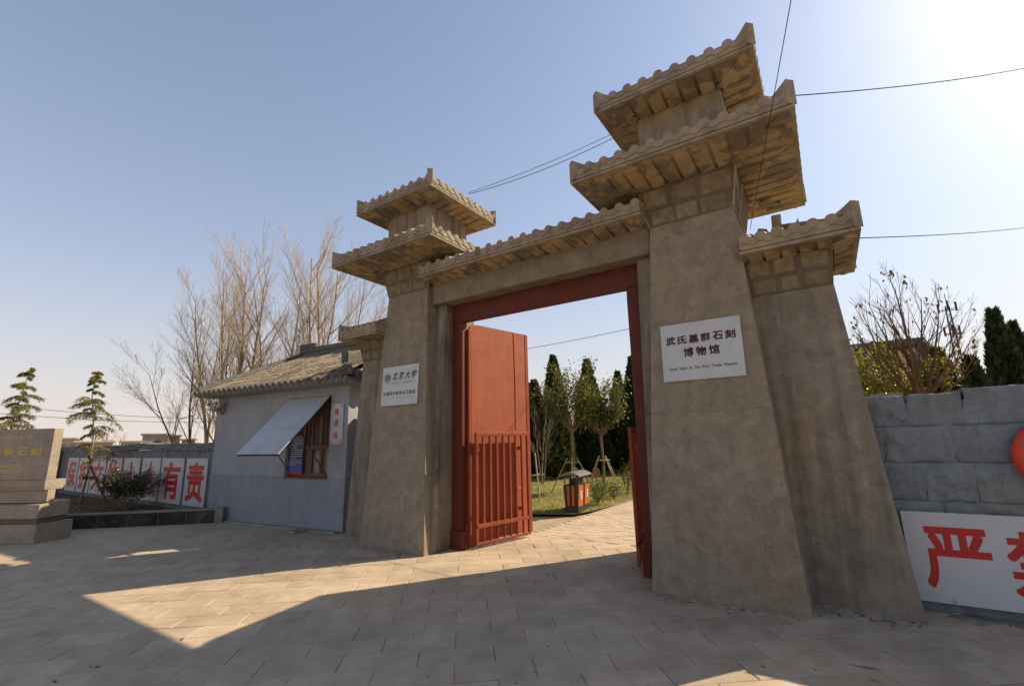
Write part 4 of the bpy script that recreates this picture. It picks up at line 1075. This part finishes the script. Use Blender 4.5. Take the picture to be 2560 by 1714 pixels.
def tuft(mb, p, d, L, w, rg):
    d = d.normalized(); s = d.orthogonal().normalized(); s.rotate(Matrix.Rotation(rg.uniform(0,6.28),3,d)); s *= w
    m = p+d*(L*.45)
    mb.add([p, m+s, p+d*L, m-s], [(0,1,2,3)])
def cypress_mesh(seed, h, r, n, wfac=1.):
    rg = random.Random(seed); mb = MB(); lob = [(rg.uniform(0,6.28), rg.uniform(.1,.95), rg.uniform(.75,1.25)) for _ in range(26)]
    def rad(t, a):
        base = r*min(1, (t+.04)*7)**.6*(1-t)**.86
        k = 1
        for (la, lt, lv) in lob:
            da = abs((a-la+pi)%(2*pi)-pi); k += (lv-1)*max(0, 1-da/.8)*max(0, 1-abs(t-lt)/.16)
        return base*k
    for _ in range(n):
        t = rg.random()**1.25; a = rg.uniform(0,2*pi); q = rad(t,a)*rg.uniform(.55,1.0)**.5
        p = Vector((cos(a)*q, sin(a)*q, .12+t*(h-.25))); d = Vector((cos(a)*.55, sin(a)*.55, rg.uniform(.6,1.5)))
        L = rg.uniform(.10,.26)*wfac; tuft(mb, p, d, L, L*.22, rg)
        if rg.random() < .5: tuft(mb, p, d+Vector((rg.uniform(-.6,.6),rg.uniform(-.6,.6),0)), L*.8, L*.2, rg)
    core = MB(); ns, nr = 14, 9  # inner shell added inside the foliage to block light
    for i in range(nr+1):
        t = i/nr*.93
        for k in range(ns): a = 2*pi*k/ns; q = rad(t,a)*.62; core.v.append((cos(a)*q, sin(a)*q, .1+t*(h-.3)))
    for i in range(nr):
        for k in range(ns): j = (k+1)%ns; core.f.append((i*ns+k,i*ns+j,(i+1)*ns+j,(i+1)*ns+k)); core.m.append(0)
    core.f.append(tuple(range(nr*ns,(nr+1)*ns))); core.m.append(0)
    b = len(mb.v); mb.v += core.v; mb.f += [tuple(i+b for i in f) for f in core.f]; mb.m += core.m
    tk = MB(); tk.tube([(0,0,-.1),(0,0,h*.4),(0,0,h*.85)], [.07,.05,.015], 6, False)
    return mb.mesh('crown', M_CYP), tk.mesh('trunk', M_BARKB)
CY = [cypress_mesh(41,5.2,.78,7600), cypress_mesh(42,5.4,.9,8200), cypress_mesh(43,4.8,.85,7600)]
def cypress(k, loc, s, label, rz, group):
    t = thing('cypress_tree', label, 'tree', loc, rz, group)
    for me, nm in zip(CY[k], ('crown','trunk')): stuff_ = link(nm, me, t, scl=(s[0],s[0],s[1]))
    return t
G1 = 'dark cypresses inside the gate'
cypress(0, (-9.62,17.7,0), (1.18,1.0), 'slender pointed dark cypress just right of the open left gate leaf', .3, G1)
cypress(1, (-9.25,20.4,0), (1.22,.99), 'dark cypress behind the crown of the left young tree', 1.9, G1)
cypress(2, (-11.5,18.3,0), (1.15,.92), 'dark cypress half hidden behind the red leaf edge', 4.0, G1)
cypress(1, (-7.45,21.6,0), (1.22,1.01), 'tall dark cypress against the right frame post', 3.3, G1)
cypress(2, (-8.45,22.2,0), (1.02,1.02), 'shorter dark cypress left of the one by the right post', 5.1, G1)
cypress(0, (-8.3,25.0,0), (1.60,.86), 'broad dark cypress at the back between the young trees', 2.2, G1)
cypress(2, (-10.4,23.8,0), (1.54,.9), 'dark cypress in the back row behind the slender one', 0.4, G1)
cypress(0, (-6.4,24.6,0), (1.41,.9), 'dark back-row cypress mostly behind the right post', 1.1, G1)
cypress(1, (-13.2,22.0,0), (1.41,.9), 'back-row dark cypress behind the red leaf', 2.1, G1)
G2 = 'cypresses behind the right wall'
cypress(1, (3.22,13.7,-.9), (.82,.93), 'tall twin-topped dark cypress at the right above the wall', .8, G2)
cypress(0, (3.52,13.9,-.95), (.7,.92), 'dark cypress tip joined to the tall one at the right edge', 2.8, G2)
cypress(2, (4.1,13.4,-1.4), (1.0,.9), 'dark cypress at the right border of the photo', 1.5, G2)
cypress(2, (2.52,12.8,-1.35), (.85,.92), 'short dark cypress in the middle above the wall', 4.1, G2)
cypress(1, (1.98,12.4,-1.2), (.95,.82), 'dark cypress behind the bare tree above the wall', 5.4, G2)

def leaves(mb, pts, n, spread, L, rg, droop=0.):
    for _ in range(n):
        p = Vector(rg.choice(pts))+Vector((rg.gauss(0,spread),rg.gauss(0,spread),rg.gauss(0,spread)))
        d = Vector((rg.uniform(-1,1),rg.uniform(-1,1),rg.uniform(-1,1)-droop)).normalized(); l = L*rg.uniform(.7,1.25)
        tuft(mb, p, d, l, l*.24, rg)
def young_tree(label, loc, h, hb, wx, seed, top_lean):
    rg = random.Random(seed); t = thing('young_tree', label, 'tree', loc, 0, 'young staked trees inside the gate')
    tr = MB(); pts = [(0,0,-.05),(.03,.02,hb*.5),(-.02+top_lean*.1,0,hb)]
    tr.tube(pts, [.055,.045,.04], 8, False); part('trunk', tr, M_TRUNK, t, True)
    br_ = MB(); lf = MB(); tips = []
    for k in range(17):
        a = rg.uniform(0,6.28); hh = hb+rg.uniform(-.05,.25); up = rg.uniform(.35,1.3)
        d = Vector((cos(a)*rg.uniform(.5,1.0), sin(a)*rg.uniform(.5,1.0), up)).normalized(); L = (h-hb)*rg.uniform(.6,1.0)*(.6+.4*up/1.3)
        p = Vector((top_lean*.1,0,hb+rg.uniform(-.1,.1))); q = [p]
        for s in range(5):
            d = (d+Vector((rg.uniform(-.2,.2),rg.uniform(-.2,.2),.22))).normalized(); p = p+d*L/5; q.append(p.copy())
            if s > 0: tips.append(p.copy())
            if s > 0:
                for _ in range(3):
                    dd = (d+Vector((rg.uniform(-1,1),rg.uniform(-1,1),rg.uniform(-.4,.5)))).normalized(); e = p+dd*rg.uniform(.15,.42); br_.tube([p,e], [.006,.003], 3, False); tips.append(e); tips.append(e)
        br_.tube(q, [.022,.017,.013,.010,.007,.004], 5, False)
    leaves(lf, tips, 3600, .10, .095, rg, .5)
    part('branches', br_, M_TRUNK, t); stuff(part('crown', lf, M_YOUNG, t))
    return t
young_tree('young broadleaf tree with loose glossy crown behind the waste bin', (-6.62,13.15,0), 4.05, 1.9, .5, 51, .6)
young_tree('young broadleaf tree with lower crown near the right gate post', (-6.22,14.5,0), 3.65, 1.72, .5, 52, .1)
bare_tree('bare_shrub_tree', 'pinkish leafless shrub between the red leaf and the slender cypress', (-8.95,15.3,0), None, 55, [(3.3,.08,1.0,.03),(2.7,.18,.2,.025),(2.6,.2,3.0,.025)], [(9,.36,.6,.5,.2,.2),(7,.5,.7,.5,.25,.15)], M_TRUNK, M_BARKT, tmn=.003)
def stakes(label, loc, seed, rot):
    rg = random.Random(seed); t = thing('tree_stakes', label, 'tree support', loc, rot, 'wooden tree supports inside the gate')
    for k in range(4):
        a = k*pi/2+.4; mb = MB(); mb.tube([(cos(a)*.72,sin(a)*.72,-.05),(cos(a)*.14,sin(a)*.14,1.05)], [.022,.018], 6); part('stake', mb, M_POLE, t)
    for k in range(3):
        a = k*2*pi/3; mb = MB(); mb.tube([(cos(a)*.25,sin(a)*.25,.92),(cos(a+2.1)*.25,sin(a+2.1)*.25,.93)], .016, 6); part('tie_bar', mb, M_POLE, t)
stakes('wooden tripod stakes round the young tree behind the bin', (-6.62,13.15,0), 1, 0)
stakes('wooden tripod stakes round the young tree near the right post', (-6.22,14.5,0), 2, .7)
t = thing('prop_pole', 'single slanting wooden pole on the lawn beside the red leaf edge', 'pole', (-6.4,10.8,0)); mb = MB(); mb.tube([(0,0,-.03),(-.45,.55,1.25)], .02, 6); part('pole', mb, M_POLE, t)

# cedars left
def cedar(label, loc, h, seed, whorls, curve, group='small cedars in the planter'):
    rg = random.Random(seed); t = thing('young_cedar', label, 'tree', loc, 0, group)
    tr = MB(); n = 10; sp = [Vector((curve[0](i/n), curve[1](i/n), -.05+h*i/n)) for i in range(n+1)]
    tr.tube(sp, [.032*(1-.86*i/n)+.003 for i in range(n+1)], 6, False); part('trunk', tr, M_TRUNK, t, True)
    br_ = MB(); nd = MB()
    def at(z):
        k = min(.999,max(0,z))*n; i = int(k); return sp[i].lerp(sp[i+1], k-i)
    for (zf, cnt, L) in whorls:
        for c in range(cnt):
            a = c*2*pi/cnt+rg.uniform(-.5,.5)+zf*9; p = at(zf+rg.uniform(-.03,.03)); LL = L*rg.uniform(.35,1.15)
            d = Vector((cos(a),sin(a),rg.uniform(.15,.75))).normalized(); q = [p.copy()]; m = 7
            for s in range(m):
                d = (d+Vector((rg.uniform(-.12,.12),rg.uniform(-.12,.12),-.17))).normalized(); p = p+d*LL/m; q.append(p.copy())
            br_.tube(q, [.012*(1-s/m*.85) for s in range(m+1)], 4, False)
            for s in range(1, m+1):
                for u in range(8):
                    b0 = q[s-1].lerp(q[s], rg.random()); sd = Vector((rg.uniform(-1,1),rg.uniform(-1,1),rg.uniform(-1,.7))).normalized()
                    dd = (d*.8+sd*.8+Vector((0,0,-.15))).normalized(); l2 = min(.2, LL*.26)*(1-s/m*.3)*rg.uniform(.4,1.2); e = b0+dd*l2+Vector((0,0,-.03))
                    br_.tube([b0,e], [.003,.0015], 3, False)
                    for v in range(10):
                        c0 = b0.lerp(e, rg.random()); nd_ = (dd+Vector((rg.uniform(-1,1),rg.uniform(-1,1),rg.uniform(-.9,.6)))).normalized()
                        tuft(nd, c0, nd_, rg.uniform(.03,.065), .005, rg)
    part('branches', br_, M_BARK, t); stuff(part('needles', nd, M_CEDAR, t)); return t
cedar('young cedar with drooping branches and a bent tip, in front of the slogan panels', (-18.75,4.87,.05), 4.0, 61,
      [(.20,2,.4),(.33,3,.6),(.42,3,.7),(.52,3,.8),(.58,3,.7),(.66,5,.85),(.70,3,.6),(.76,4,.75),(.80,3,.55),(.86,4,.42),(.91,3,.40),(.95,3,.30),(.985,4,.28)],
      (lambda t: .04*sin(t*5), lambda t: .14*sin(t*4)-.1*t+.42*max(0,t-.8)*2))
cedar('young cedar showing above the granite monument, at left edge', (-17.2,3.05,.05), 3.75, 62,
      [(.3,3,.8),(.40,3,.85),(.48,4,.95),(.56,4,.85),(.62,4,.8),(.68,4,.7),(.74,4,.6),(.80,4,.45),(.86,4,.36),(.91,3,.26),(.95,3,.2),(.985,4,.14)],
      (lambda t: .03*sin(t*6), lambda t: -.35*(1-t)+.0))
t = thing('slanting_stake', 'dark slanting wooden stake propping the young cedar', 'stake', (-18.58,5.5,.05)); mb = MB(); mb.tube([(0,0,-.05),(-.12,-.42,.85),(-.2,-.68,1.68)], [.03,.027,.024], 7); part('pole', mb, M_BARKB, t)

bu = thing('round_bush', 'rounded dark green bush with bare lower stems in the planter', 'bush', (-15.58,5.02,.05))
rg = random.Random(71); br_ = MB(); lf = MB(); tips = []
for k in range(26):
    a = rg.uniform(0,6.28); d = Vector((cos(a)*rg.uniform(.15,.9),sin(a)*rg.uniform(.15,.9),1)).normalized(); p = Vector((cos(a)*.05,sin(a)*.05,-.03)); q = [p.copy()]; L = rg.uniform(.75,1.0)
    for s in range(5):
        d = (d+Vector((rg.uniform(-.2,.2),rg.uniform(-.2,.2),.04))).normalized(); p = p+d*L/5; q.append(p.copy())
        if s > 1:
            for _ in range(3): e = p+Vector((rg.uniform(-.18,.18),rg.uniform(-.18,.18),rg.uniform(-.08,.14))); br_.tube([p,e],[.005,.003],3,False); tips.append(e)
    br_.tube(q, [.014,.012,.010,.008,.006,.004], 4, False)
tips = [p for p in tips if p.z > .35]
for p in tips:
    r = sqrt(p.x*p.x+p.y*p.y)
leaves(lf, tips, 4200, .055, .06, rg)
part('stems', br_, M_BARK, bu); stuff(part('crown', lf, M_BUSH, bu))

# shrubs and hedge along the path inside, lawn grass
def shrub(label, loc, h, r, n, seed, mat, group, L=.05):
    rg = random.Random(seed); t = thing('leafy_shrub', label, 'shrub', loc, 0, group); lf = MB(); st = MB(); tips = []
    for k in range(14):
        a = rg.uniform(0,6.28); q = [Vector((0,0,-.02)), Vector((cos(a)*r*.4,sin(a)*r*.4,h*.5)), Vector((cos(a)*r*rg.uniform(.2,.9),sin(a)*r*rg.uniform(.2,.9),h*rg.uniform(.6,1)))]
        st.tube(q, [.008,.006,.003], 4, False); tips += [q[1],q[2],q[1].lerp(q[2],.5)]
    leaves(lf, tips, n, .3*r, L, rg); part('stems', st, M_BARK, t); stuff(part('crown', lf, mat, t))
G3 = 'low shrubs along the garden path'
for i, (x, y, h, r, lab) in enumerate(((-5.05,12.4,.42,.28,'low leafy shrub at the lawn edge midway along the path'),(-5.15,11.6,.55,.28,'leafy shrub right behind the waste bin'),(-4.95,11.1,.35,.25,'low leafy shrub at the right foot of the bin'),
        (-5.0,13.3,.75,.22,'upright leafy shrub left of the right gate post'),(-4.95,14.2,.95,.45,'dense taller shrub against the right gate post'),(-5.6,13.0,.4,.3,'small leafy shrub between the two staked trees'),(-5.4,15.2,.6,.5,'leafy shrub at the far end of the lawn edge'))):
    shrub(lab, (x,y,.02), h, r, 420, 80+i, M_YOUNG, G3)
mb = MB(); rg = random.Random(90)
for _ in range(42000):
    y = 9.3+(rg.random()**1.5)*12; x = -4.66-(rg.random()**1.1)*9
    if y < 10.2 and x > -4.66-(10.2-y)*1.0: continue
    L = rg.uniform(.02,.075); a = rg.uniform(0,6.28); s = .005; ln = rg.uniform(.1,.8)
    mb.add([(x-s*cos(a),y-s*sin(a),.018),(x+s*cos(a),y+s*sin(a),.018),(x+L*ln*sin(a),y-L*ln*cos(a),.02+L)], [(0,1,2)])
gr = part('grass', mb, M_GRASS); stuff(gr)

# waste bin
wb = thing('waste_bin', 'twin-compartment waste bin with orange slats and a curved black canopy', 'waste bin', (-5.02,10.13,.02), radians(97)); wb.scale = (.92,.92,.96)
# local x along the bin front, -y front
mb = MB(); mb.box(-.46,.46,-.19,.19,0,.10); part('plinth', mb, M_BLACK, wb)
for s in (-1,1):
    x0, x1 = (-.44,-.025) if s < 0 else (.025,.44)
    mb = MB(); mb.hexa([(x0+.03,-.15,.10),(x1-.03,-.15,.10),(x1-.03,.15,.10),(x0+.03,.15,.10)],[(x0,-.185,.60),(x1,-.185,.60),(x1,.185,.60),(x0,.185,.60)]); cb = part('compartment', mb, M_BLACK, wb)
    for k in range(5):
        xx = x0+.035+k*(x1-x0-.06)/5; w_ = .058
        for yy, sg_ in ((-.153,-1),(.153,1)):
            mb = MB()
            lo = [(xx,yy,.12),(xx+w_,yy,.12),(xx+w_,yy+sg_*.02,.12),(xx,yy+sg_*.02,.12)]; dy = sg_*.033
            hi = [(a_[0],a_[1]+dy,.59) for a_ in lo]
            mb.add(lo+hi, [(0,3,2,1),(4,5,6,7),(0,1,5,4),(1,2,6,5),(2,3,7,6),(3,0,4,7)] if sg_ > 0 else [(0,1,2,3),(7,6,5,4),(0,4,5,1),(1,5,6,2),(2,6,7,3),(3,7,4,0)])
            part('slat', mb, M_BINW, cb)
    mb = MB()
    for yy in (-.09,.03): mb.box(x1 if s > 0 else x0-.015, x1+.015 if s > 0 else x0, yy, yy+.06, .14, .59)
    part('end_slat', mb, M_BINW, cb)
    mb = MB(); xm = (x0+x1)/2; mb.add([(xm-.055,-.192,.28),(xm+.055,-.192,.28),(xm+.055,-.203,.47),(xm-.055,-.203,.47)], [(0,1,2,3)]); part('label_plate', mb, M_WHITE, cb)
    mb = MB(); mb.add([(xm-.03,-.2045,.40),(xm+.03,-.2045,.40),(xm,-.2055,.45)], [(0,1,2)]); mb.add([(xm-.04,-.2015,.33),(xm+.04,-.2015,.33),(xm+.04,-.2025,.345),(xm-.04,-.2025,.345)], [(0,1,2,3)]); part('pictogram', mb, M_REDINK if s > 0 else M_GREYINK, cb)
for x in (-.42,-.0,.42):
    for y in (-.15,.15): mb = MB(); mb.tube([(x,y,.60),(x,y,.82)], .014, 6); part('canopy_post', mb, M_BLACK, wb)
mb = MB(); mb.box(-.2,.2,-.12,.12,.60,.72); part('ash_tray', mb, M_BLACK, wb)
mb = MB(); n = 10; vs = []
for k in range(n+1):
    a = -1+2*k/n; vs += [(-.49,a*.26,.90-.09*a*a),(.49,a*.26,.90-.09*a*a)]
for k in range(n+1):
    a = -1+2*k/n; vs += [(-.49,a*.25,.88-.09*a*a),(.49,a*.25,.88-.09*a*a)]
q = 2*(n+1); fs = []
for k in range(n): fs += [(2*k,2*k+1,2*k+3,2*k+2),(q+2*k+2,q+2*k+3,q+2*k+1,q+2*k),(2*k,2*k+2,q+2*k+2,q+2*k),(2*k+3,2*k+1,q+2*k+1,q+2*k+3)]
fs += [(0,q,q+1,1),(2*n+1,q+2*n+1,q+2*n,2*n)]
mb.add(vs, fs); part('canopy', mb, simple('grey_canopy', (.17,.16,.16), .3, .5), wb)
nb2 = thing('garden_notice', 'small brown wooden notice on a post between the staked trees', 'notice', (-5.78,12.97,0), .6)
mb = MB(); mb.tube([(0,0,0),(0,0,.5)], .015, 6); part('post', mb, M_POLE, nb2)
mb = MB(); mb.prism([(-.09,.50),(.07,.50),(.11,.55),(.11,.72),(.08,.76),(-.09,.76)], 'y', -.02, .02); part('board', mb, simple('notice_wood', (.30,.14,.06), .7, .2), nb2)

# ------------------------------------------------------------------ right background
MS = [(2.02,.20,2.2,.035),(2.29,.05,1.0,.04),(1.85,.38,3.3,.032),(1.94,.42,.1,.032),(2.11,.16,.6,.036),(1.50,.78,3.6,.028),(1.41,.85,-.3,.026),(1.94,.27,4.0,.032),(1.67,.55,2.6,.028),(1.67,.6,.4,.028),(2.02,.22,3.0,.03),(1.14,1.0,3.2,.022),(1.23,1.05,.1,.022)]
t = bare_tree('multi_stem_tree', 'leafless many-stemmed tree with a few dark leaves above the blue-grey wall', (1.42,10.9,2.15), None, 101, MS,
    [(8,.5,.55,.5,.16,.15),(6,.45,.6,.55,.2,.15)], M_BARKB, M_BARKB, .02, .25, tmn=.003)
rg = random.Random(102); lf = MB(); ends = [Vector(v) for v in t.children[2].data.vertices[0].co[:]] if False else [v.co.copy() for v in t.children[2].data.vertices] + [v.co.copy() for v in t.children[1].data.vertices]
for _ in range(95):
    c = rg.choice(ends)
    if c.z < .4: continue
    for k in range(rg.choice((1,1,2,3,6))): tuft(lf, c+Vector((rg.gauss(0,.025),rg.gauss(0,.025),rg.gauss(0,.05))), Vector((rg.uniform(-.7,.7),rg.uniform(-.7,.7),-1)), rg.uniform(.06,.11), .02, rg)
stuff(part('leaves', lf, M_DRYLEAF, t))
mb = MB(); mb.tube([(.0,0,-2.2),(0,0,-.6),(.0,0,.22)], [.17,.13,.10], 8, False); part('bole', mb, M_BARKB, t, True)
hg = thing('tall_hedge', 'yellow-green leafy hedge mass between side tower and bare tree', 'hedge', (.85,12.1,0)); rg = random.Random(103); lf = MB()
tips = [Vector((rg.uniform(-1.1,1.2),rg.uniform(-.5,.5),rg.uniform(.9,3.6))) for _ in range(420)]
tips = [p for p in tips if p.z < 3.45-.42*max(0,p.x+.5)+.15*sin(p.x*7)]
leaves(lf, tips, 13000, .12, .085, rg, .3); st = MB()
for k in range(14): x = rg.uniform(-.9,1.0); st.tube([(x,rg.uniform(-.2,.2),0),(x+rg.uniform(-.2,.2),0,1.5),(x+rg.uniform(-.3,.3),0,2.6)], [.02,.014,.006], 5, False)
part('stems', st, M_BARKB, hg); stuff(part('crown', lf, M_SHRUB, hg))
# temple hall roof behind
th = thing('temple_hall', 'old hall with a dark tiled gable roof behind the bare tree', 'building', (1.2,18.2,0))
mb = MB(); mb.box(-2.9,1.55,.0,3.4,0,3.3); part('wall', mb, M_OCHRE, th)
mb = MB(); mb.add([(-3.2,-.75,3.05),(1.95,-.75,3.05),(1.75,1.7,4.40),(-3.2,1.7,4.40),(-3.2,4.1,3.1),(1.95,4.1,3.1),(-3.2,-.75,2.98),(1.95,-.75,2.98)], [(0,1,2,3),(3,2,5,4),(6,7,1,0)]); rf = part('roof', mb, M_TILED, th)
for k in range(26):
    x = -3.1+k*.195; mb = MB(); pts = []
    mb.tube([(x,-.78,3.09),(x+(.0),1.66,4.43)], .055, 6); part('tile_row', mb, M_TILE, rf)
mb = MB(); mb.box(-3.2,1.78,1.6,1.8,4.38,4.62); part('ridge', mb, M_TILED, rf)
mb = MB(); mb.tube([(1.72,1.7,4.5),(1.85,.4,3.8),(1.97,-.8,3.2)], .10, 6); part('rake_ridge', mb, M_TILED, rf)
# radio mast
ms = thing('radio_mast', 'distant grey lattice radio mast with antenna arms', 'mast', (14.55,78.6,0))
mb = MB(); H = 17.2
def lw_(z): return .50*(1-z/H)+.12*z/H+.12
for k in range(4):
    a = k*pi/2+pi/4; mb.tube([(cos(a)*lw_(0)*1.2,sin(a)*lw_(0)*1.2,0),(cos(a)*lw_(H),sin(a)*lw_(H),H)], .04, 4)
    for i in range(20):
        z = i*H/20; z2 = (i+1)*H/20; a2 = a+pi/2
        mb.tube([(cos(a)*lw_(z),sin(a)*lw_(z),z),(cos(a2)*lw_(z2),sin(a2)*lw_(z2),z2)], .018, 3, False); mb.tube([(cos(a2)*lw_(z),sin(a2)*lw_(z),z),(cos(a)*lw_(z2),sin(a)*lw_(z2),z2)], .018, 3, False)
stuff(part('lattice', mb, M_WIREG, ms))
mb = MB(); mb.tube([(0,0,H),(0,0,H+1.6)], .04, 4)
for z, R in ((H-.5,.85),(H-3.6,.7)):
    mb.tube([(R*cos(a),R*sin(a),z) for a in [i*pi/6 for i in range(13)]], .03, 4)
    for k in range(3): a = k*2.1+.4; mb.tube([(0,0,z),(R*1.15*cos(a),R*1.15*sin(a),z)], .04, 4); mb.box(R*1.15*cos(a)-.1,R*1.15*cos(a)+.1,R*1.15*sin(a)-.06,R*1.15*sin(a)+.06,z-.2,z+1.0)
stuff(part('antennas', mb, M_WIREG, ms))

# ------------------------------------------------------------------ far left: houses, poles, trees
def house(label, P, Q, depth, h, mat, win=None, trim=None):
    P, Q = Vector(P), Vector(Q); d = Q-P; L = d.length; a = atan2(d.y,d.x)
    t = thing('flat_house', label, 'house', tuple(P), a, 'far flat-roofed houses')
    mb = MB(); mb.box(0,L,0,depth,-.3,h); part('wall', mb, mat, t)
    mb = MB(); mb.box(-.12,L+.12,-.12,depth+.12,h+.002,h+.10); part('roof', mb, M_CONC, t)
    for (x, z, w_, hh) in (win or []):
        mb = MB(); mb.box(x-.05,x+w_+.05,-.04,-.001,z-.05,z+hh+.05); f = part('window', mb, M_WOODRED, t); mb = MB(); mb.box(x,x+w_,-.05,-.0405,z,z+hh); part('pane', mb, M_DARK, f)
    return t
def P42(x, y): return (x*.7, y*.7, 0)
house('grey box house with one small window beyond the left wall', P42(-56.96,18.87), P42(-56.3,20.74), 2.5, 2.55, M_CONC, [(.75,1.75,.28,.36)])
house('sunlit pale shed end joined to the grey box house', P42(-56.25,20.76), P42(-56.15,21.1), 2.0, 2.50, M_OCHRE)
house('brown brick shed right of the grey box house', P42(-56.15,21.12), P42(-55.9,21.75), 2.0, 2.44, M_BRICKR)
house('low brown brick shed nearest the booth on the skyline', P42(-55.8,21.95), P42(-55.4,23.0), 2.0, 2.15, M_BRICKR)
house('low ochre house behind the young cedar', P42(-58.2,14.2), P42(-57.6,16.8), 2.5, 2.06, M_OCHRE, [(.6,1.3,.4,.5),(1.4,1.3,.4,.5)])
house('low ochre house left of the grey box house', P42(-57.4,17.4), P42(-57.0,18.8), 2.5, 2.06, M_OCHRE)
house('ochre house with bright wall just right of the monument', P42(-58.7,12.8), P42(-58.25,14.1), 2.5, 2.3, M_OCHRE)
G5 = 'utility poles on the left skyline'
for i, (x, y, h, lab) in enumerate(((-45.8,20.07,4.15,'tall thin utility pole next to the booth corner'),(-48.3,12.96,2.75,'short pale pole behind the young cedar'),(-48.1,13.6,2.6,'second short pale pole right of the cedar trunk'))):
    t = thing('utility_pole', lab, 'pole', (x,y,0), 0, G5); mb = MB(); mb.tube([(0,0,0),(0,0,h)], [.10,.07], 8); part('shaft', mb, M_POLE, t)
    mb = MB(); mb.tube([(0,-.4,h-.25),(0,.4,h-.25)], .04, 4); part('crossarm', mb, M_POLE, t)
t = thing('street_lamp', 'thin curved street lamp on the left skyline', 'street lamp', (-46.74,17.76,0)); mb = MB(); mb.tube([(0,0,0),(.0,.03,2.8),(.05,.15,4.0),(.1,.9,4.35)], [.06,.05,.04,.03], 6); part('mast', mb, M_WIREG, t); mb = MB(); mb.bbox(.02,.2,.85,1.25,4.28,4.38,.02); part('lamp_head', mb, M_WIREG, t)
G6 = 'small bare trees on the left skyline'
FS = [(8,.5,.7,.5,.3,.3),(7,.5,.7,.5,.3,.2)]
for i, (x, y, h, lab) in enumerate(((-43.1,12.9,2.6,'bare bushy tree right of the cedar on the skyline'),(-43.6,10.9,2.1,'bare bushy tree between monument and cedar'),(-42.6,14.7,2.1,'low bare tree left of the grey box house'),(-41.8,17.2,2.0,'low bare tree behind the brick sheds'),(-40.5,18.6,2.1,'bare brush next to the booth corner'))):
    bare_tree('skyline_tree', lab, (x,y,0), G6, 110+i, [(h,.15,1,.05),(h*.9,.4,2.5,.05),(h*.9,.4,5.5,.05),(h*.8,.6,4.1,.04)], FS, M_BARK, M_BARKT, tmn=.006)

# ------------------------------------------------------------------ cables
def cable(label, a, b, sag, r, mat, extra=None):
    a, b = Vector(a), Vector(b); n = 14
    pts = [a.lerp(b, i/n)-Vector((0,0,sag*4*(i/n)*(1-i/n))) for i in range(n+1)]
    o = part('overhead_cable', MB().tube(pts, r, 5), mat); tag(o, label, 'cable'); return o
cable('black cable rising steeply past the nearer tower roof', (-.50,6.3,4.17), (.95,.32,5.27), 0.0, .0035, M_WIRE)
cable('upper of two thin cables strung between the tower roofs', (-2.35,7.02,6.80), (-5.6,6.9,6.66), .06, .005, M_WIREG)
cable('lower of two thin cables strung between the tower roofs', (-2.35,7.05,6.74), (-5.6,6.95,6.66), .10, .006, M_WIREG)
cable('long grey cable leaving the nearer tower top towards upper right', (-.2,7.3,6.62), (5.9,16.6,10.98), .12, .009, M_WIREG)
cable('thin grey cable running right from the side tower roof', (.42,6.6,3.9), (5.3,17.6,6.95), .05, .007, M_WIREG)
cable('thin cable crossing the open gate against the sky', (-6.4,9.0,3.66), (-1.2,9.0,3.92), .06, .006, M_WIREG)
cable('upper distant cable across the left horizon', (-47,4,5.1), (-45.8,20.07,4.1), .3, .018, M_WIREG)
cable('lower distant cable across the left horizon', (-47,4,4.5), (-45.8,20.07,3.8), .3, .018, M_WIREG)
